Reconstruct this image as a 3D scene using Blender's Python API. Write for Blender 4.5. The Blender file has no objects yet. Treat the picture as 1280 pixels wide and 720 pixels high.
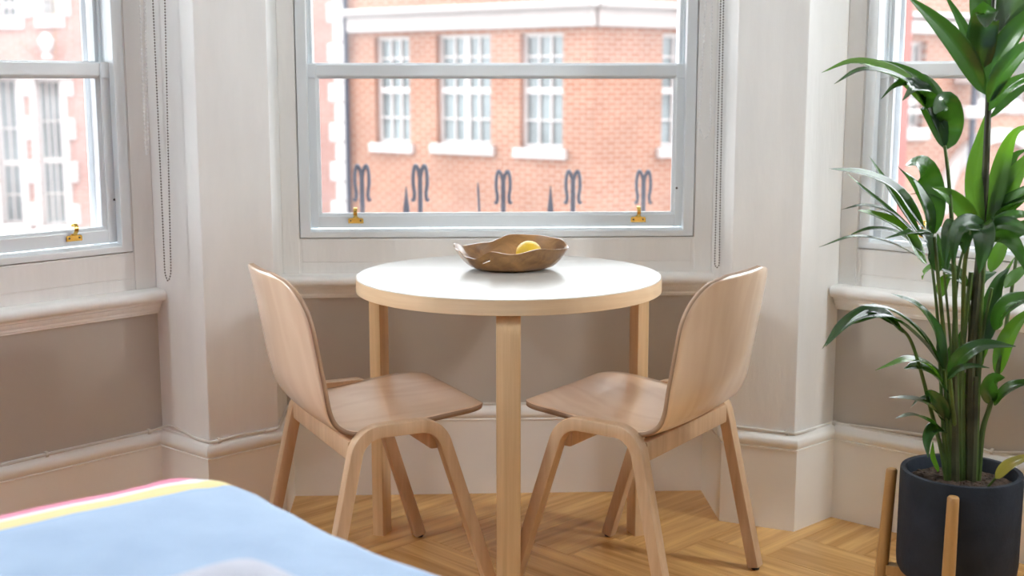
import bpy, bmesh, math, random
from mathutils import Vector, Matrix
random.seed(7)
PI = math.pi
scene = bpy.context.scene
C = scene.collection

# ------------------------------------------------------------------ camera, world, light, exposure
CAM_H, PITCH, FPX = 1.216, math.radians(9.2), 1600.0
cd = bpy.data.cameras.new('camera'); cam = bpy.data.objects.new('camera', cd); C.objects.link(cam)
cam.location = (0, 0, CAM_H); cam.rotation_euler = (PI/2 - PITCH, 0, 0)
cd.sensor_width = 36; cd.lens = FPX / 1280 * 36; cd.clip_start = 0.05; cd.clip_end = 300
cd.dof.use_dof = True; cd.dof.focus_distance = 3.05; cd.dof.aperture_fstop = 3.2
scene.camera = cam
world = bpy.data.worlds.new('overcast_sky'); scene.world = world; world.use_nodes = True
bgn = world.node_tree.nodes['Background']
bgn.inputs[0].default_value = (0.91, 0.965, 1.0, 1); bgn.inputs[1].default_value = 3.9
vs = scene.view_settings
vs.view_transform = 'Standard'; vs.look = 'None'; vs.gamma = 1; vs.use_curve_mapping = False
vs.exposure = 0.86
cy = scene.cycles
cy.max_bounces = 12; cy.diffuse_bounces = 8; cy.transparent_max_bounces = 24; cy.use_denoising = True
cy.caustics_reflective = False; cy.caustics_refractive = False

def portal(name, loc, rot, sx, sy):
    l = bpy.data.lights.new(name, 'AREA'); l.shape = 'RECTANGLE'; l.size = sx; l.size_y = sy
    l.cycles.is_portal = True
    o = bpy.data.objects.new(name, l); C.objects.link(o); o.matrix_world = rot; o.location = loc
    return o

# ------------------------------------------------------------------ pixel helpers (photo frame 1280x720 -> world)
FWD = Vector((0, math.cos(PITCH), -math.sin(PITCH))); UPV = Vector((0, math.sin(PITCH), math.cos(PITCH))); RT = Vector((1, 0, 0))
CAMP = Vector((0, 0, CAM_H))
def ray(x, y): return FWD*FPX + RT*(x-640) + UPV*(360-y)
def onz(x, y, z=0.0):
    d = ray(x, y); return CAMP + d*((z-CAM_H)/d.z)
def aty(x, y, Y):
    d = ray(x, y); return CAMP + d*(Y/d.y)
def onplane(x, y, p, n):
    d = ray(x, y); return CAMP + d*((p-CAMP).dot(n)/d.dot(n))

# ------------------------------------------------------------------ object helpers
def link(name, me, parent=None, mats=None, mw=None):
    o = bpy.data.objects.new(name, me); C.objects.link(o)
    if mats is not None:
        for m in (mats if isinstance(mats, (list, tuple)) else [mats]): me.materials.append(m)
    if parent is not None: o.parent = parent
    if mw is not None: o.matrix_world = mw
    return o
def empty(name, loc=(0, 0, 0), rz=0.0, mw=None):
    o = bpy.data.objects.new(name, None); C.objects.link(o)
    o.empty_display_size = 0.05
    if mw is not None: o.matrix_world = mw
    else:
        o.location = loc; o.rotation_euler = (0, 0, rz)
    return o
def tag(o, label, cat, group=None):
    o['label'] = label; o['category'] = cat
    if group: o['group'] = group
    return o
def struct(o): o['kind'] = 'structure'; return o

class MB:
    """collects geometry for ONE mesh"""
    def __init__(s): s.v = []; s.f = []; s.m = []
    def add(s, vs_, fs, mi=0):
        b = len(s.v); s.v += [tuple(v) for v in vs_]
        s.f += [tuple(b+i for i in f) for f in fs]; s.m += [mi]*len(fs)
        return s
    def box(s, x0, x1, y0, y1, z0, z1, mi=0, mat=None):
        vs_ = [Vector((x, y, z)) for z in (z0, z1) for y in (y0, y1) for x in (x0, x1)]
        if mat is not None: vs_ = [mat @ v for v in vs_]
        return s.add(vs_, [(0,2,3,1), (4,5,7,6), (0,1,5,4), (2,6,7,3), (0,4,6,2), (1,3,7,5)], mi)
    def prism(s, poly, z0, z1, mi=0):
        n = len(poly)
        vs_ = [(p[0], p[1], z0) for p in poly] + [(p[0], p[1], z1) for p in poly]
        fs = [tuple(range(n))[::-1], tuple(range(n, 2*n))] + [(i, (i+1) % n, n+(i+1) % n, n+i) for i in range(n)]
        return s.add(vs_, fs, mi)
    def loft(s, rings, closed=True, cap=True, mi=0):
        n = len(rings[0]); vs_ = [p for r in rings for p in r]; fs = []
        for k in range(len(rings)-1):
            for i in range(n if closed else n-1):
                j = (i+1) % n
                fs.append((k*n+i, k*n+j, (k+1)*n+j, (k+1)*n+i))
        if cap and closed:
            fs.append(tuple(range(n))[::-1]); fs.append(tuple(range((len(rings)-1)*n, len(rings)*n)))
        return s.add(vs_, fs, mi)
    def tube(s, pts, rad, n=8, mi=0, cap=True):
        pts = [Vector(p) for p in pts]; rad = rad if isinstance(rad, (list, tuple)) else [rad]*len(pts)
        rings = []; up = None
        for i, p in enumerate(pts):
            t = (pts[min(i+1, len(pts)-1)] - pts[max(i-1, 0)]).normalized()
            if up is None:
                up = t.orthogonal().normalized()
            up = (up - t*up.dot(t)).normalized(); w = t.cross(up)
            rings.append([p + (up*math.cos(a) + w*math.sin(a))*rad[i] for a in (2*PI*k/n for k in range(n))])
        return s.loft(rings, True, cap, mi)
    def sweep(s, pts, sec, side, mi=0, cap=True):
        """rectangular-ish section sec=[(a,b)..] along pts; a along fixed side vector, b along in-plane normal"""
        pts = [Vector(p) for p in pts]; side = Vector(side).normalized(); rings = []
        for i, p in enumerate(pts):
            t = (pts[min(i+1, len(pts)-1)] - pts[max(i-1, 0)]).normalized()
            nn = t.cross(side).normalized()
            rings.append([p + side*a + nn*b for a, b in sec])
        return s.loft(rings, True, cap, mi)
    def lathe(s, prof, n=32, mi=0, c=(0, 0, 0)):
        rings = [[(c[0]+r*math.cos(2*PI*k/n), c[1]+r*math.sin(2*PI*k/n), c[2]+z) for k in range(n)] for r, z in prof]
        return s.loft(rings, True, True, mi)
    def sphere(s, c, r, nu=8, nv=6, mi=0):
        c = Vector(c); r = r if isinstance(r, (tuple, list)) else (r, r, r)
        rings = []
        for j in range(1, nv):
            a = PI*j/nv
            rings.append([c + Vector((r[0]*math.sin(a)*math.cos(2*PI*k/nu), r[1]*math.sin(a)*math.sin(2*PI*k/nu), -r[2]*math.cos(a))) for k in range(nu)])
        return s.loft(rings, True, True, mi)
    def mesh(s, name, smooth=False, bevel=0.0, segs=2, angle=35):
        me = bpy.data.meshes.new(name)
        me.from_pydata(s.v, [], s.f)
        me.polygons.foreach_set('material_index', s.m)
        bm = bmesh.new(); bm.from_mesh(me)
        bmesh.ops.recalc_face_normals(bm, faces=bm.faces)
        if bevel > 0:
            es = [e for e in bm.edges if len(e.link_faces) == 2 and e.calc_face_angle(0) > math.radians(angle)]
            bmesh.ops.bevel(bm, geom=es, offset=bevel, segments=segs, profile=0.7, affect='EDGES', clamp_overlap=True)
        for f in bm.faces: f.smooth = smooth
        bm.to_mesh(me); bm.free(); me.update()
        if smooth:
            me.set_sharp_from_angle(angle=math.radians(40))
        return me
    def build(s, name, mats, parent=None, mw=None, smooth=False, bevel=0.0, segs=2):
        return link(name, s.mesh(name, smooth, bevel, segs), parent, mats, mw)

def rrect(a, b, r, k=3):
    """rounded rectangle section with half sizes a,b"""
    out = []
    for cx, cy, a0 in ((a-r, b-r, 0), (-a+r, b-r, PI/2), (-a+r, -b+r, PI), (a-r, -b+r, 1.5*PI)):
        for i in range(k+1):
            t = a0 + PI/2*i/k
            out.append((cx + r*math.cos(t), cy + r*math.sin(t)))
    return out
def spline(pts, n=12):
    """Catmull-Rom through pts"""
    P = [Vector(p) for p in pts]
    P = [2*P[0]-P[1]] + P + [2*P[-1]-P[-2]]
    out = []
    for i in range(1, len(P)-2):
        for k in range(n):
            t = k/n; a, b, c, d = P[i-1], P[i], P[i+1], P[i+2]
            out.append(0.5*((2*b) + (c-a)*t + (2*a-5*b+4*c-d)*t*t + (-a+3*b-3*c+d)*t**3))
    out.append(P[-2]); return out

# ------------------------------------------------------------------ materials
def nmat(name):
    m = bpy.data.materials.new(name); m.use_nodes = True
    nt = m.node_tree; return m, nt, nt.nodes, nt.links, nt.nodes['Principled BSDF']
def ramp(N, stops):
    r = N.new('ShaderNodeValToRGB'); e = r.color_ramp.elements
    e[0].position, e[0].color = stops[0][0], (*stops[0][1], 1)
    e[1].position, e[1].color = stops[-1][0], (*stops[-1][1], 1)
    for p, c in stops[1:-1]:
        q = e.new(p); q.color = (*c, 1)
    return r
def plain(name, col, rough=0.5, metal=0.0, var=0.05, scale=8.0, bump=0.0, bscale=60.0, coat=0.0, stretch=(1, 1, 1), spec=0.5):
    m, nt, N, L, b = nmat(name)
    tc = N.new('ShaderNodeTexCoord'); mp = N.new('ShaderNodeMapping'); mp.inputs['Scale'].default_value = stretch
    L.new(tc.outputs['Object'], mp.inputs[0])
    nz = N.new('ShaderNodeTexNoise'); nz.inputs['Scale'].default_value = scale; nz.inputs['Detail'].default_value = 5
    L.new(mp.outputs[0], nz.inputs['Vector'])
    r = ramp(N, [(0.3, tuple(max(0, c*(1-var)) for c in col)), (0.7, tuple(min(1, c*(1+var)) for c in col))])
    L.new(nz.outputs[0], r.inputs[0]); L.new(r.outputs[0], b.inputs['Base Color'])
    b.inputs['Roughness'].default_value = rough; b.inputs['Metallic'].default_value = metal
    b.inputs['Coat Weight'].default_value = coat; b.inputs['Specular IOR Level'].default_value = spec
    if bump > 0:
        n2 = N.new('ShaderNodeTexNoise'); n2.inputs['Scale'].default_value = bscale; n2.inputs['Detail'].default_value = 4
        L.new(mp.outputs[0], n2.inputs['Vector'])
        bp = N.new('ShaderNodeBump'); bp.inputs['Strength'].default_value = bump; bp.inputs['Distance'].default_value = 0.01
        L.new(n2.outputs[0], bp.inputs['Height']); L.new(bp.outputs[0], b.inputs['Normal'])
    return m
def wood(name, c1, c2, scale=(40, 40, 1.5), rough=0.45, rings=0.0, rnd=0.0, fine=0.5, coat=0.0, bump=0.04, cath=0.0, cathk=9.0, lo=0.36, hi=0.64):
    """grain runs along the axis with the small scale value"""
    m, nt, N, L, b = nmat(name)
    tc = N.new('ShaderNodeTexCoord'); src = tc.outputs['Object']
    oi = N.new('ShaderNodeObjectInfo')
    if rnd > 0:
        ad = N.new('ShaderNodeVectorMath'); ad.operation = 'ADD'
        sc_ = N.new('ShaderNodeVectorMath'); sc_.operation = 'SCALE'; sc_.inputs[0].default_value = (17, 31, 11)
        L.new(oi.outputs['Random'], sc_.inputs['Scale']); L.new(src, ad.inputs[0]); L.new(sc_.outputs[0], ad.inputs[1]); src = ad.outputs[0]
    mp = N.new('ShaderNodeMapping'); mp.inputs['Scale'].default_value = scale; L.new(src, mp.inputs[0])
    nz = N.new('ShaderNodeTexNoise'); nz.inputs['Scale'].default_value = 1.0; nz.inputs['Detail'].default_value = 8; nz.inputs['Roughness'].default_value = 0.65; nz.inputs['Distortion'].default_value = rings
    L.new(mp.outputs[0], nz.inputs['Vector'])
    mp2 = N.new('ShaderNodeMapping'); mp2.inputs['Scale'].default_value = tuple(v*0.16 for v in scale); L.new(src, mp2.inputs[0])
    n2 = N.new('ShaderNodeTexNoise'); n2.inputs['Scale'].default_value = 1.0; n2.inputs['Detail'].default_value = 3; n2.inputs['Distortion'].default_value = 1.5*rings
    L.new(mp2.outputs[0], n2.inputs['Vector'])
    mx = N.new('ShaderNodeMix'); mx.inputs[0].default_value = 1-fine; L.new(nz.outputs[0], mx.inputs[2]); L.new(n2.outputs[0], mx.inputs[3])
    val = mx.outputs[0]
    if cath > 0:                                        # growth-ring figure: sine bands of the coarse noise
        mu = N.new('ShaderNodeMath'); mu.operation = 'MULTIPLY'; mu.inputs[1].default_value = cathk*2*PI; L.new(n2.outputs[0], mu.inputs[0])
        sn = N.new('ShaderNodeMath'); sn.operation = 'SINE'; L.new(mu.outputs[0], sn.inputs[0])
        mm_ = N.new('ShaderNodeMath'); mm_.operation = 'MULTIPLY_ADD'; mm_.inputs[1].default_value = cath*0.25; L.new(sn.outputs[0], mm_.inputs[0]); L.new(val, mm_.inputs[2]); val = mm_.outputs[0]
    if rnd > 0:
        ma = N.new('ShaderNodeMath'); ma.operation = 'MULTIPLY_ADD'; ma.inputs[1].default_value = rnd; 
        sb = N.new('ShaderNodeMath'); sb.operation = 'SUBTRACT'; sb.inputs[1].default_value = 0.5
        L.new(oi.outputs['Random'], sb.inputs[0]); L.new(sb.outputs[0], ma.inputs[0]); L.new(val, ma.inputs[2]); val = ma.outputs[0]
    mid = tuple((a+c)/2 for a, c in zip(c1, c2))
    r = ramp(N, [(lo, c2), (0.5, mid), (hi, c1)]); L.new(val, r.inputs[0]); L.new(r.outputs[0], b.inputs['Base Color'])
    b.inputs['Roughness'].default_value = rough; b.inputs['Coat Weight'].default_value = coat; b.inputs['Coat Roughness'].default_value = 0.22; b.inputs['Coat IOR'].default_value = 1.5 + 0.4*(coat > 0.9)
    if bump > 0:
        bp = N.new('ShaderNodeBump'); bp.inputs['Strength'].default_value = bump; bp.inputs['Distance'].default_value = 0.005
        L.new(nz.outputs[0], bp.inputs['Height']); L.new(bp.outputs[0], b.inputs['Normal'])
    return m
def brick(name, c1, c2, mortar, scale=1.0):
    m, nt, N, L, b = nmat(name)
    tc = N.new('ShaderNodeTexCoord'); sx = N.new('ShaderNodeSeparateXYZ'); cx = N.new('ShaderNodeCombineXYZ')
    L.new(tc.outputs['Object'], sx.inputs[0]); L.new(sx.outputs[0], cx.inputs[0]); L.new(sx.outputs[2], cx.inputs[1])
    bt = N.new('ShaderNodeTexBrick'); L.new(cx.outputs[0], bt.inputs['Vector'])
    bt.inputs['Color1'].default_value = (*c1, 1); bt.inputs['Color2'].default_value = (*c2, 1); bt.inputs['Mortar'].default_value = (*mortar, 1)
    bt.inputs['Scale'].default_value = scale; bt.inputs['Brick Width'].default_value = 0.225; bt.inputs['Row Height'].default_value = 0.075
    bt.inputs['Mortar Size'].default_value = 0.012; bt.inputs['Mortar Smooth'].default_value = 0.3
    nz = N.new('ShaderNodeTexNoise'); nz.inputs['Scale'].default_value = 0.9; nz.inputs['Detail'].default_value = 6; L.new(tc.outputs['Object'], nz.inputs['Vector'])
    r = ramp(N, [(0.3, (0.82, 0.82, 0.82)), (0.7, (1.1, 1.08, 1.05))]); L.new(nz.outputs[0], r.inputs[0])
    mx = N.new('ShaderNodeMix'); mx.data_type = 'RGBA'; mx.blend_type = 'MULTIPLY'; mx.inputs[0].default_value = 1
    L.new(bt.outputs[0], mx.inputs[6]); L.new(r.outputs[0], mx.inputs[7]); L.new(mx.outputs[2], b.inputs['Base Color'])
    b.inputs['Roughness'].default_value = 0.85
    bp = N.new('ShaderNodeBump'); bp.inputs['Strength'].default_value = 0.5; bp.inputs['Distance'].default_value = 0.01; bp.invert = True
    L.new(bt.outputs['Fac'], bp.inputs['Height']); L.new(bp.outputs[0], b.inputs['Normal'])
    return m
def glass(name, veil=0.05):
    """old window pane: clear, a little surface reflection, a thin film of dust"""
    m, nt, N, L, b = nmat(name); N.remove(b)
    out = N['Material Output']; tr = N.new('ShaderNodeBsdfTransparent'); gl = N.new('ShaderNodeBsdfGlossy'); gl.inputs['Roughness'].default_value = 0.02
    fr = N.new('ShaderNodeFresnel'); fr.inputs[0].default_value = 1.45
    mx = N.new('ShaderNodeMixShader'); L.new(fr.outputs[0], mx.inputs[0]); L.new(tr.outputs[0], mx.inputs[1]); L.new(gl.outputs[0], mx.inputs[2])
    tl = N.new('ShaderNodeBsdfTranslucent'); tl.inputs[0].default_value = (0.95, 0.97, 1, 1)
    tc = N.new('ShaderNodeTexCoord'); nz = N.new('ShaderNodeTexNoise'); nz.inputs['Scale'].default_value = 3.0; nz.inputs['Detail'].default_value = 6
    L.new(tc.outputs['Object'], nz.inputs['Vector'])
    mr = N.new('ShaderNodeMapRange'); mr.inputs[1].default_value = 0.3; mr.inputs[2].default_value = 0.7; mr.inputs[3].default_value = veil*0.5; mr.inputs[4].default_value = veil*1.5
    L.new(nz.outputs[0], mr.inputs[0])
    m2 = N.new('ShaderNodeMixShader'); L.new(mr.outputs[0], m2.inputs[0]); L.new(mx.outputs[0], m2.inputs[1]); L.new(tl.outputs[0], m2.inputs[2])
    L.new(m2.outputs[0], out.inputs[0]); return m

M = {}
M['paint'] = plain('white_wall_paint', (0.86, 0.85, 0.83), 0.5, var=0.035, scale=5, bump=0.12, bscale=25, stretch=(3, 3, 0.6))
M['joinery'] = plain('white_gloss_paint', (0.80, 0.84, 0.865), 0.28, var=0.02, scale=6, bump=0.05, bscale=40)
M['skirt'] = plain('cream_skirting_paint', (0.88, 0.87, 0.84), 0.38, var=0.03, scale=4, bump=0.08, bscale=30)
M['taupe'] = plain('taupe_wall_paint', (0.50, 0.46, 0.415), 0.55, var=0.03, scale=3, bump=0.06, bscale=40)
M['room'] = plain('room_wall_paint', (0.42, 0.44, 0.47), 0.6, var=0.02)
M['gap'] = plain('dark_gap', (0.06, 0.055, 0.05), 0.8)
M['brass'] = plain('polished_brass', (0.80, 0.52, 0.13), 0.22, metal=1.0, var=0.1, scale=40)
M['screw'] = plain('dark_screw', (0.07, 0.06, 0.05), 0.5)
M['glass'] = glass('window_glass', 0.016)
M['glass_hazy'] = glass('hazy_window_glass', 0.055)
M['glass_dusty'] = glass('dusty_window_glass', 0.034)
M['oak'] = wood('oiled_oak', (0.84, 0.51, 0.19), (0.42, 0.21, 0.06), (1.6, 34, 34), 0.25, rings=0.8, rnd=0.09, fine=0.72, bump=0.10, cath=0.16, cathk=4, lo=0.32, hi=0.68)
M['subfloor'] = plain('subfloor', (0.10, 0.055, 0.025), 0.8)
M['birch'] = wood('pale_birch', (0.82, 0.60, 0.36), (0.58, 0.38, 0.19), (60, 60, 1.6), 0.36, rings=0.25, fine=0.55)
M['birch_edge'] = wood('birch_edge_band', (0.80, 0.63, 0.43), (0.64, 0.46, 0.28), (3, 3, 50), 0.38, rings=0.6, fine=0.5)
M['tabletop'] = wood('white_birch_top', (0.60, 0.58, 0.55), (0.55, 0.52, 0.48), (1.5, 30, 30), 0.30, rings=0.3, fine=0.6, bump=0.02)
M['ply'] = wood('beech_veneer', (0.91, 0.70, 0.52), (0.78, 0.55, 0.38), (14, 9, 3.2), 0.28, rings=0.9, fine=0.4, bump=0.02, coat=1.0, cath=0.45, cathk=8, lo=0.26, hi=0.74)
M['ply_edge'] = wood('plywood_edge', (0.46, 0.29, 0.18), (0.22, 0.125, 0.07), (4, 4, 4), 0.5, fine=0.5)
M['beech'] = wood('beech_solid', (0.68, 0.48, 0.31), (0.50, 0.32, 0.185), (48, 48, 3), 0.38, rings=0.2, fine=0.55)
M['glide'] = plain('black_glide', (0.015, 0.015, 0.015), 0.5)
M['bowl'] = wood('carved_root_wood', (0.50, 0.26, 0.085), (0.10, 0.04, 0.012), (14, 16, 22), 0.30, rings=2.2, fine=0.35, coat=0.3, lo=0.34, hi=0.66)
M['lemon'] = plain('lemon_peel', (0.88, 0.56, 0.03), 0.42, var=0.1, scale=20, bump=0.25, bscale=260)
M['leaf'] = None
M['pot'] = plain('charcoal_concrete', (0.014, 0.019, 0.029), 0.6, var=0.3, scale=14, bump=0.1, bscale=90, spec=0.25)
M['soil'] = plain('potting_soil', (0.055, 0.032, 0.02), 0.95, var=0.6, scale=60, bump=1.0, bscale=120)
M['bamboo'] = wood('bamboo', (0.50, 0.29, 0.11), (0.33, 0.17, 0.055), (40, 40, 2.5), 0.4, fine=0.5)
M['chain_steel'] = plain('steel_bead', (0.22, 0.20, 0.18), 0.3, metal=0.9, var=0.2, scale=90)
M['chain_white'] = plain('white_bead', (0.97, 0.97, 0.97), 0.12)
M['cable'] = plain('white_cable', (0.70, 0.67, 0.62), 0.45)
M['linen'] = plain('grey_linen', (0.46, 0.47, 0.54), 0.9, var=0.06, scale=30, bump=0.25, bscale=300)
M['mattress'] = plain('mattress_cloth', (0.75, 0.74, 0.72), 0.9)
M['iron'] = plain('black_iron', (0.035, 0.045, 0.075), 0.55)
M['stone'] = plain('white_stone', (0.52, 0.51, 0.50), 0.75, var=0.05, scale=2)
M['brick'] = brick('orange_brick', (0.33, 0.125, 0.066), (0.37, 0.165, 0.098), (0.46, 0.38, 0.32))
M['brick_red'] = brick('red_brick', (0.40, 0.21, 0.185), (0.44, 0.25, 0.22), (0.44, 0.35, 0.32))
M['stucco'] = plain('red_render', (0.36, 0.14, 0.12), 0.85, var=0.05, scale=2)
M['farglass'] = plain('far_window_glass', (0.20, 0.25, 0.262), 0.14, var=0.3, scale=1.5)
M['farframe'] = plain('far_window_frame', (0.60, 0.60, 0.595), 0.5)
M['street'] = plain('street_asphalt', (0.30, 0.30, 0.30), 0.9)

# ------------------------------------------------------------------ plan of the bay (face of the skirting, metres)
DL, CL, BL, AL = Vector((-0.963, 3.400)), Vector((-0.802, 3.262)), Vector((-0.628, 3.425)), Vector((-0.643, 3.649))
AR, BR, CR, DR = Vector((0.568, 3.702)), Vector((0.580, 3.432)), Vector((0.770, 3.345)), Vector((0.901, 3.465))
aL, aR, aC = math.radians(46.8), math.radians(-41.5), math.radians(2.5)
uL, uC, uR = (Vector((math.cos(a), math.sin(a))) for a in (aL, aC, aR))
WLEN = 1.26
EL, ER = DL - uL*WLEN, DR + uR*WLEN
PLAN = [EL, DL, CL, BL, AL, AR, BR, CR, DR, ER]
def offset_plan(pts, o):
    out = []
    nrm = []
    for i in range(len(pts)-1):
        d = (pts[i+1]-pts[i]).normalized(); nrm.append(Vector((d.y, -d.x)))
    for i, p in enumerate(pts):
        if i == 0: out.append(p + nrm[0]*o)
        elif i == len(pts)-1: out.append(p + nrm[-1]*o)
        else:
            a, b = nrm[i-1], nrm[i]; m = (a+b); m = m/(1 + a.dot(b)); out.append(p + m*o)
    return out
WALL_O = -0.018
WPLAN = offset_plan(PLAN, WALL_O)
CEIL = 2.95
def frame_mw(org, ang): return Matrix.Translation((org.x, org.y, 0)) @ Matrix.Rotation(ang, 4, 'Z')
FC = frame_mw(Vector((0.0, 3.677)), aC); FL = frame_mw(DL, aL); FR = frame_mw(DR, aR)

def wall_cells(mb, x0, x1, y0, y1, z0, z1, holes, zsplit=None, matf=None):
    xs = sorted({x0, x1, *[h[0] for h in holes], *[h[1] for h in holes]})
    zs = sorted({z0, z1, *[h[2] for h in holes], *[h[3] for h in holes], *([zsplit] if zsplit else [])})
    xs = [x for x in xs if x0 <= x <= x1]; zs = [z for z in zs if z0 <= z <= z1]
    for i in range(len(xs)-1):
        for k in range(len(zs)-1):
            cx, cz = (xs[i]+xs[i+1])/2, (zs[k]+zs[k+1])/2
            if any(h[0] < cx < h[1] and h[2] < cz < h[3] for h in holes): continue
            mb.box(xs[i], xs[i+1], y0, y1, zs[k], zs[k+1], matf(cx, cz) if matf else 0)

# ---- floor: oak herringbone planks over a dark sub-floor
floor = struct(MB().box(-2.5, 2.5, -2.8, 4.05, -0.20, -0.024).build('floor', M['subfloor']))
PW, PLN = 0.18, 0.90
pm = MB().box(0, PLN-0.0012, 0, PW-0.0012, -0.022, 0).mesh('plank', bevel=0.0012, segs=1)
pm.materials.append(M['oak'])
FA = math.radians(-45); fo = Vector((0.151, 3.169))
nplank = 0
ua, ub = Vector((math.cos(FA), math.sin(FA))), Vector((-math.sin(FA), math.cos(FA)))
rngp = random.Random(3)
for i in range(-44, 45):
    for j in range(-10, 11):
        # classic herringbone: unit steps of PW along the diagonal, repeats of 2*PLN
        for kind in (0, 1):
            if kind == 0: lo = Vector((i*PW + j*2*PLN, i*PW)); sx, sy = PLN, PW
            else: lo = Vector((i*PW + j*2*PLN + PLN, i*PW + PW - PLN)); sx, sy = PW, PLN
            cx = fo + ua*(lo.x + sx/2) + ub*(lo.y + sy/2)
            if not (-1.6 < cx.x < 1.75 and 0.9 < cx.y < 3.95): continue
            if abs(cx.x) > 1.0 and cx.y > 3.75 - 0.55*(abs(cx.x)-1.0)/0.6: continue
            if cx.x < -0.55 and cx.y < 2.6: continue
            o = bpy.data.objects.new('plank', pm); C.objects.link(o); o.parent = floor
            if kind == 0:
                p = fo + ua*lo.x + ub*lo.y; o.rotation_euler = (0, 0, FA)
            else:
                p = fo + ua*(lo.x+PW) + ub*lo.y; o.rotation_euler = (0, 0, FA + PI/2)
            o.location = (p.x, p.y, 0); nplank += 1

# ---- window walls of the bay
SILL_T, FRAME_B, HEAD = 0.662, 0.768, 2.55
def window_wall(name, fm, x0, x1, fx0, fx1):
    mb = MB()
    wall_cells(mb, x0, x1, -WALL_O, 0.165, 0, CEIL, [(fx0-0.0025, fx1+0.0025, FRAME_B-0.0025, HEAD)], 0.62, lambda cx, cz: 0 if cz < 0.62 else 1)
    return struct(mb.build(name, [M['taupe'], M['paint']], mw=fm))
sC0 = (FC.inverted() @ Vector((WPLAN[4].x, WPLAN[4].y, 0))).x; sC1 = (FC.inverted() @ Vector((WPLAN[5].x, WPLAN[5].y, 0))).x
sL1 = (FL.inverted() @ Vector((WPLAN[1].x, WPLAN[1].y, 0))).x; sR0 = (FR.inverted() @ Vector((WPLAN[8].x, WPLAN[8].y, 0))).x
wall_c = window_wall('wall_center', FC, sC0, sC1, -0.610, 0.530)
wall_l = window_wall('wall_left', FL, -WLEN, sL1, -1.190, -0.050)
wall_r = window_wall('wall_right', FR, sR0, WLEN, 0.040, 1.180)

# ---- piers
def pier(name, pts, extra):
    return struct(MB().prism([*pts, *extra], 0, CEIL).build(name, M['paint'], bevel=0.004, segs=2))
nL = Vector((uL.y, -uL.x)); nC = Vector((uC.y, -uC.x)); nR = Vector((uR.y, -uR.x))
pier('wall_pier_left', WPLAN[1:5], [WPLAN[4]-nC*0.147, WPLAN[1]-nL*0.147])
pier('wall_pier_right', WPLAN[5:9], [WPLAN[8]-nR*0.147, WPLAN[5]-nC*0.147])

# ---- skirting
SK = [(0.0, 0.0), (0.0, 0.224), (0.003, 0.2255), (0.003, 0.2285), (-0.001, 0.230), (0.0035, 0.2355), (0.0058, 0.243), (0.0045, 0.2515), (-0.001, 0.259), (-0.007, 0.2635), (-0.012, 0.266), (-0.0125, 0.272), (-0.0178, 0.273), (-0.0178, 0.0)]
def run(name, i0, i1, prof, plan, mat, drop=0.0):
    offs = {o: offset_plan(plan, o) for o, z in prof}
    rings = [[(offs[o][i].x, offs[o][i].y, z) for o, z in prof] for i in range(i0, i1+1)]
    return struct(MB().loft(rings).build(name, mat, smooth=True))
run('baseboard_left', 0, 1, SK, PLAN, M['skirt']); run('baseboard_left_pier', 1, 4, SK, PLAN, M['skirt'])
run('baseboard_center', 4, 5, SK, PLAN, M['skirt']); run('baseboard_right_pier', 5, 8, SK, PLAN, M['skirt']); run('baseboard_right', 8, 9, SK, PLAN, M['skirt'])

# ---- window boards (sills) on the three window walls, local frame: x along wall, -y into the room
W0 = -WALL_O
def sill(name, fm, x0, x1):
    pr = [(0.0, 0.664), (0.030, 0.662)]
    for k in range(9):
        a = PI/2 - PI*k/8; pr.append((0.036 + 0.0155*math.cos(a), 0.6465 + 0.0155*math.sin(a)))
    pr += [(0.030, 0.630), (0.030, 0.624), (0.024, 0.621), (0.0225, 0.613), (0.016, 0.607), (0.0155, 0.601), (0.011, 0.599), (0.010, 0.594), (0, 0.593)]
    rings = [[(x, W0 - o, z) for o, z in pr] for x in (x0, x1)]
    return struct(MB().loft(rings).build(name, M['paint'], mw=fm, smooth=True))
sill('trim_1', FC, sC0+0.001, sC1-0.001); sill('trim_2', FL, -WLEN, sL1-0.001); sill('trim_3', FR, sR0+0.001, WLEN)
# thin boards round the frames
def surround(name, fm, fx0, fx1, xa, xb):
    mb = MB()
    if xa is not None: mb.box(xa, fx0-0.0045, W0-0.003, W0+0.001, 0.664, HEAD)
    if xb is not None: mb.box(fx1+0.0045, xb, W0-0.003, W0+0.001, 0.664, HEAD)
    mb.box(fx0+0.004, fx1-0.004, W0-0.002, W0+0.001, 0.697, FRAME_B-0.006)
    mb.box(fx0+0.004, fx1-0.004, W0-0.001, W0+0.001, 0.664, 0.695)
    return struct(mb.build(name, M['paint'], mw=fm, bevel=0.0012, segs=1))
surround('trim_4', FC, -0.610, 0.530, sC0+0.001, sC1-0.001)
surround('trim_5', FL, -1.190, -0.050, None, sL1-0.001)
surround('trim_6', FR, 0.040, 1.180, sR0+0.001, None)

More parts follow.
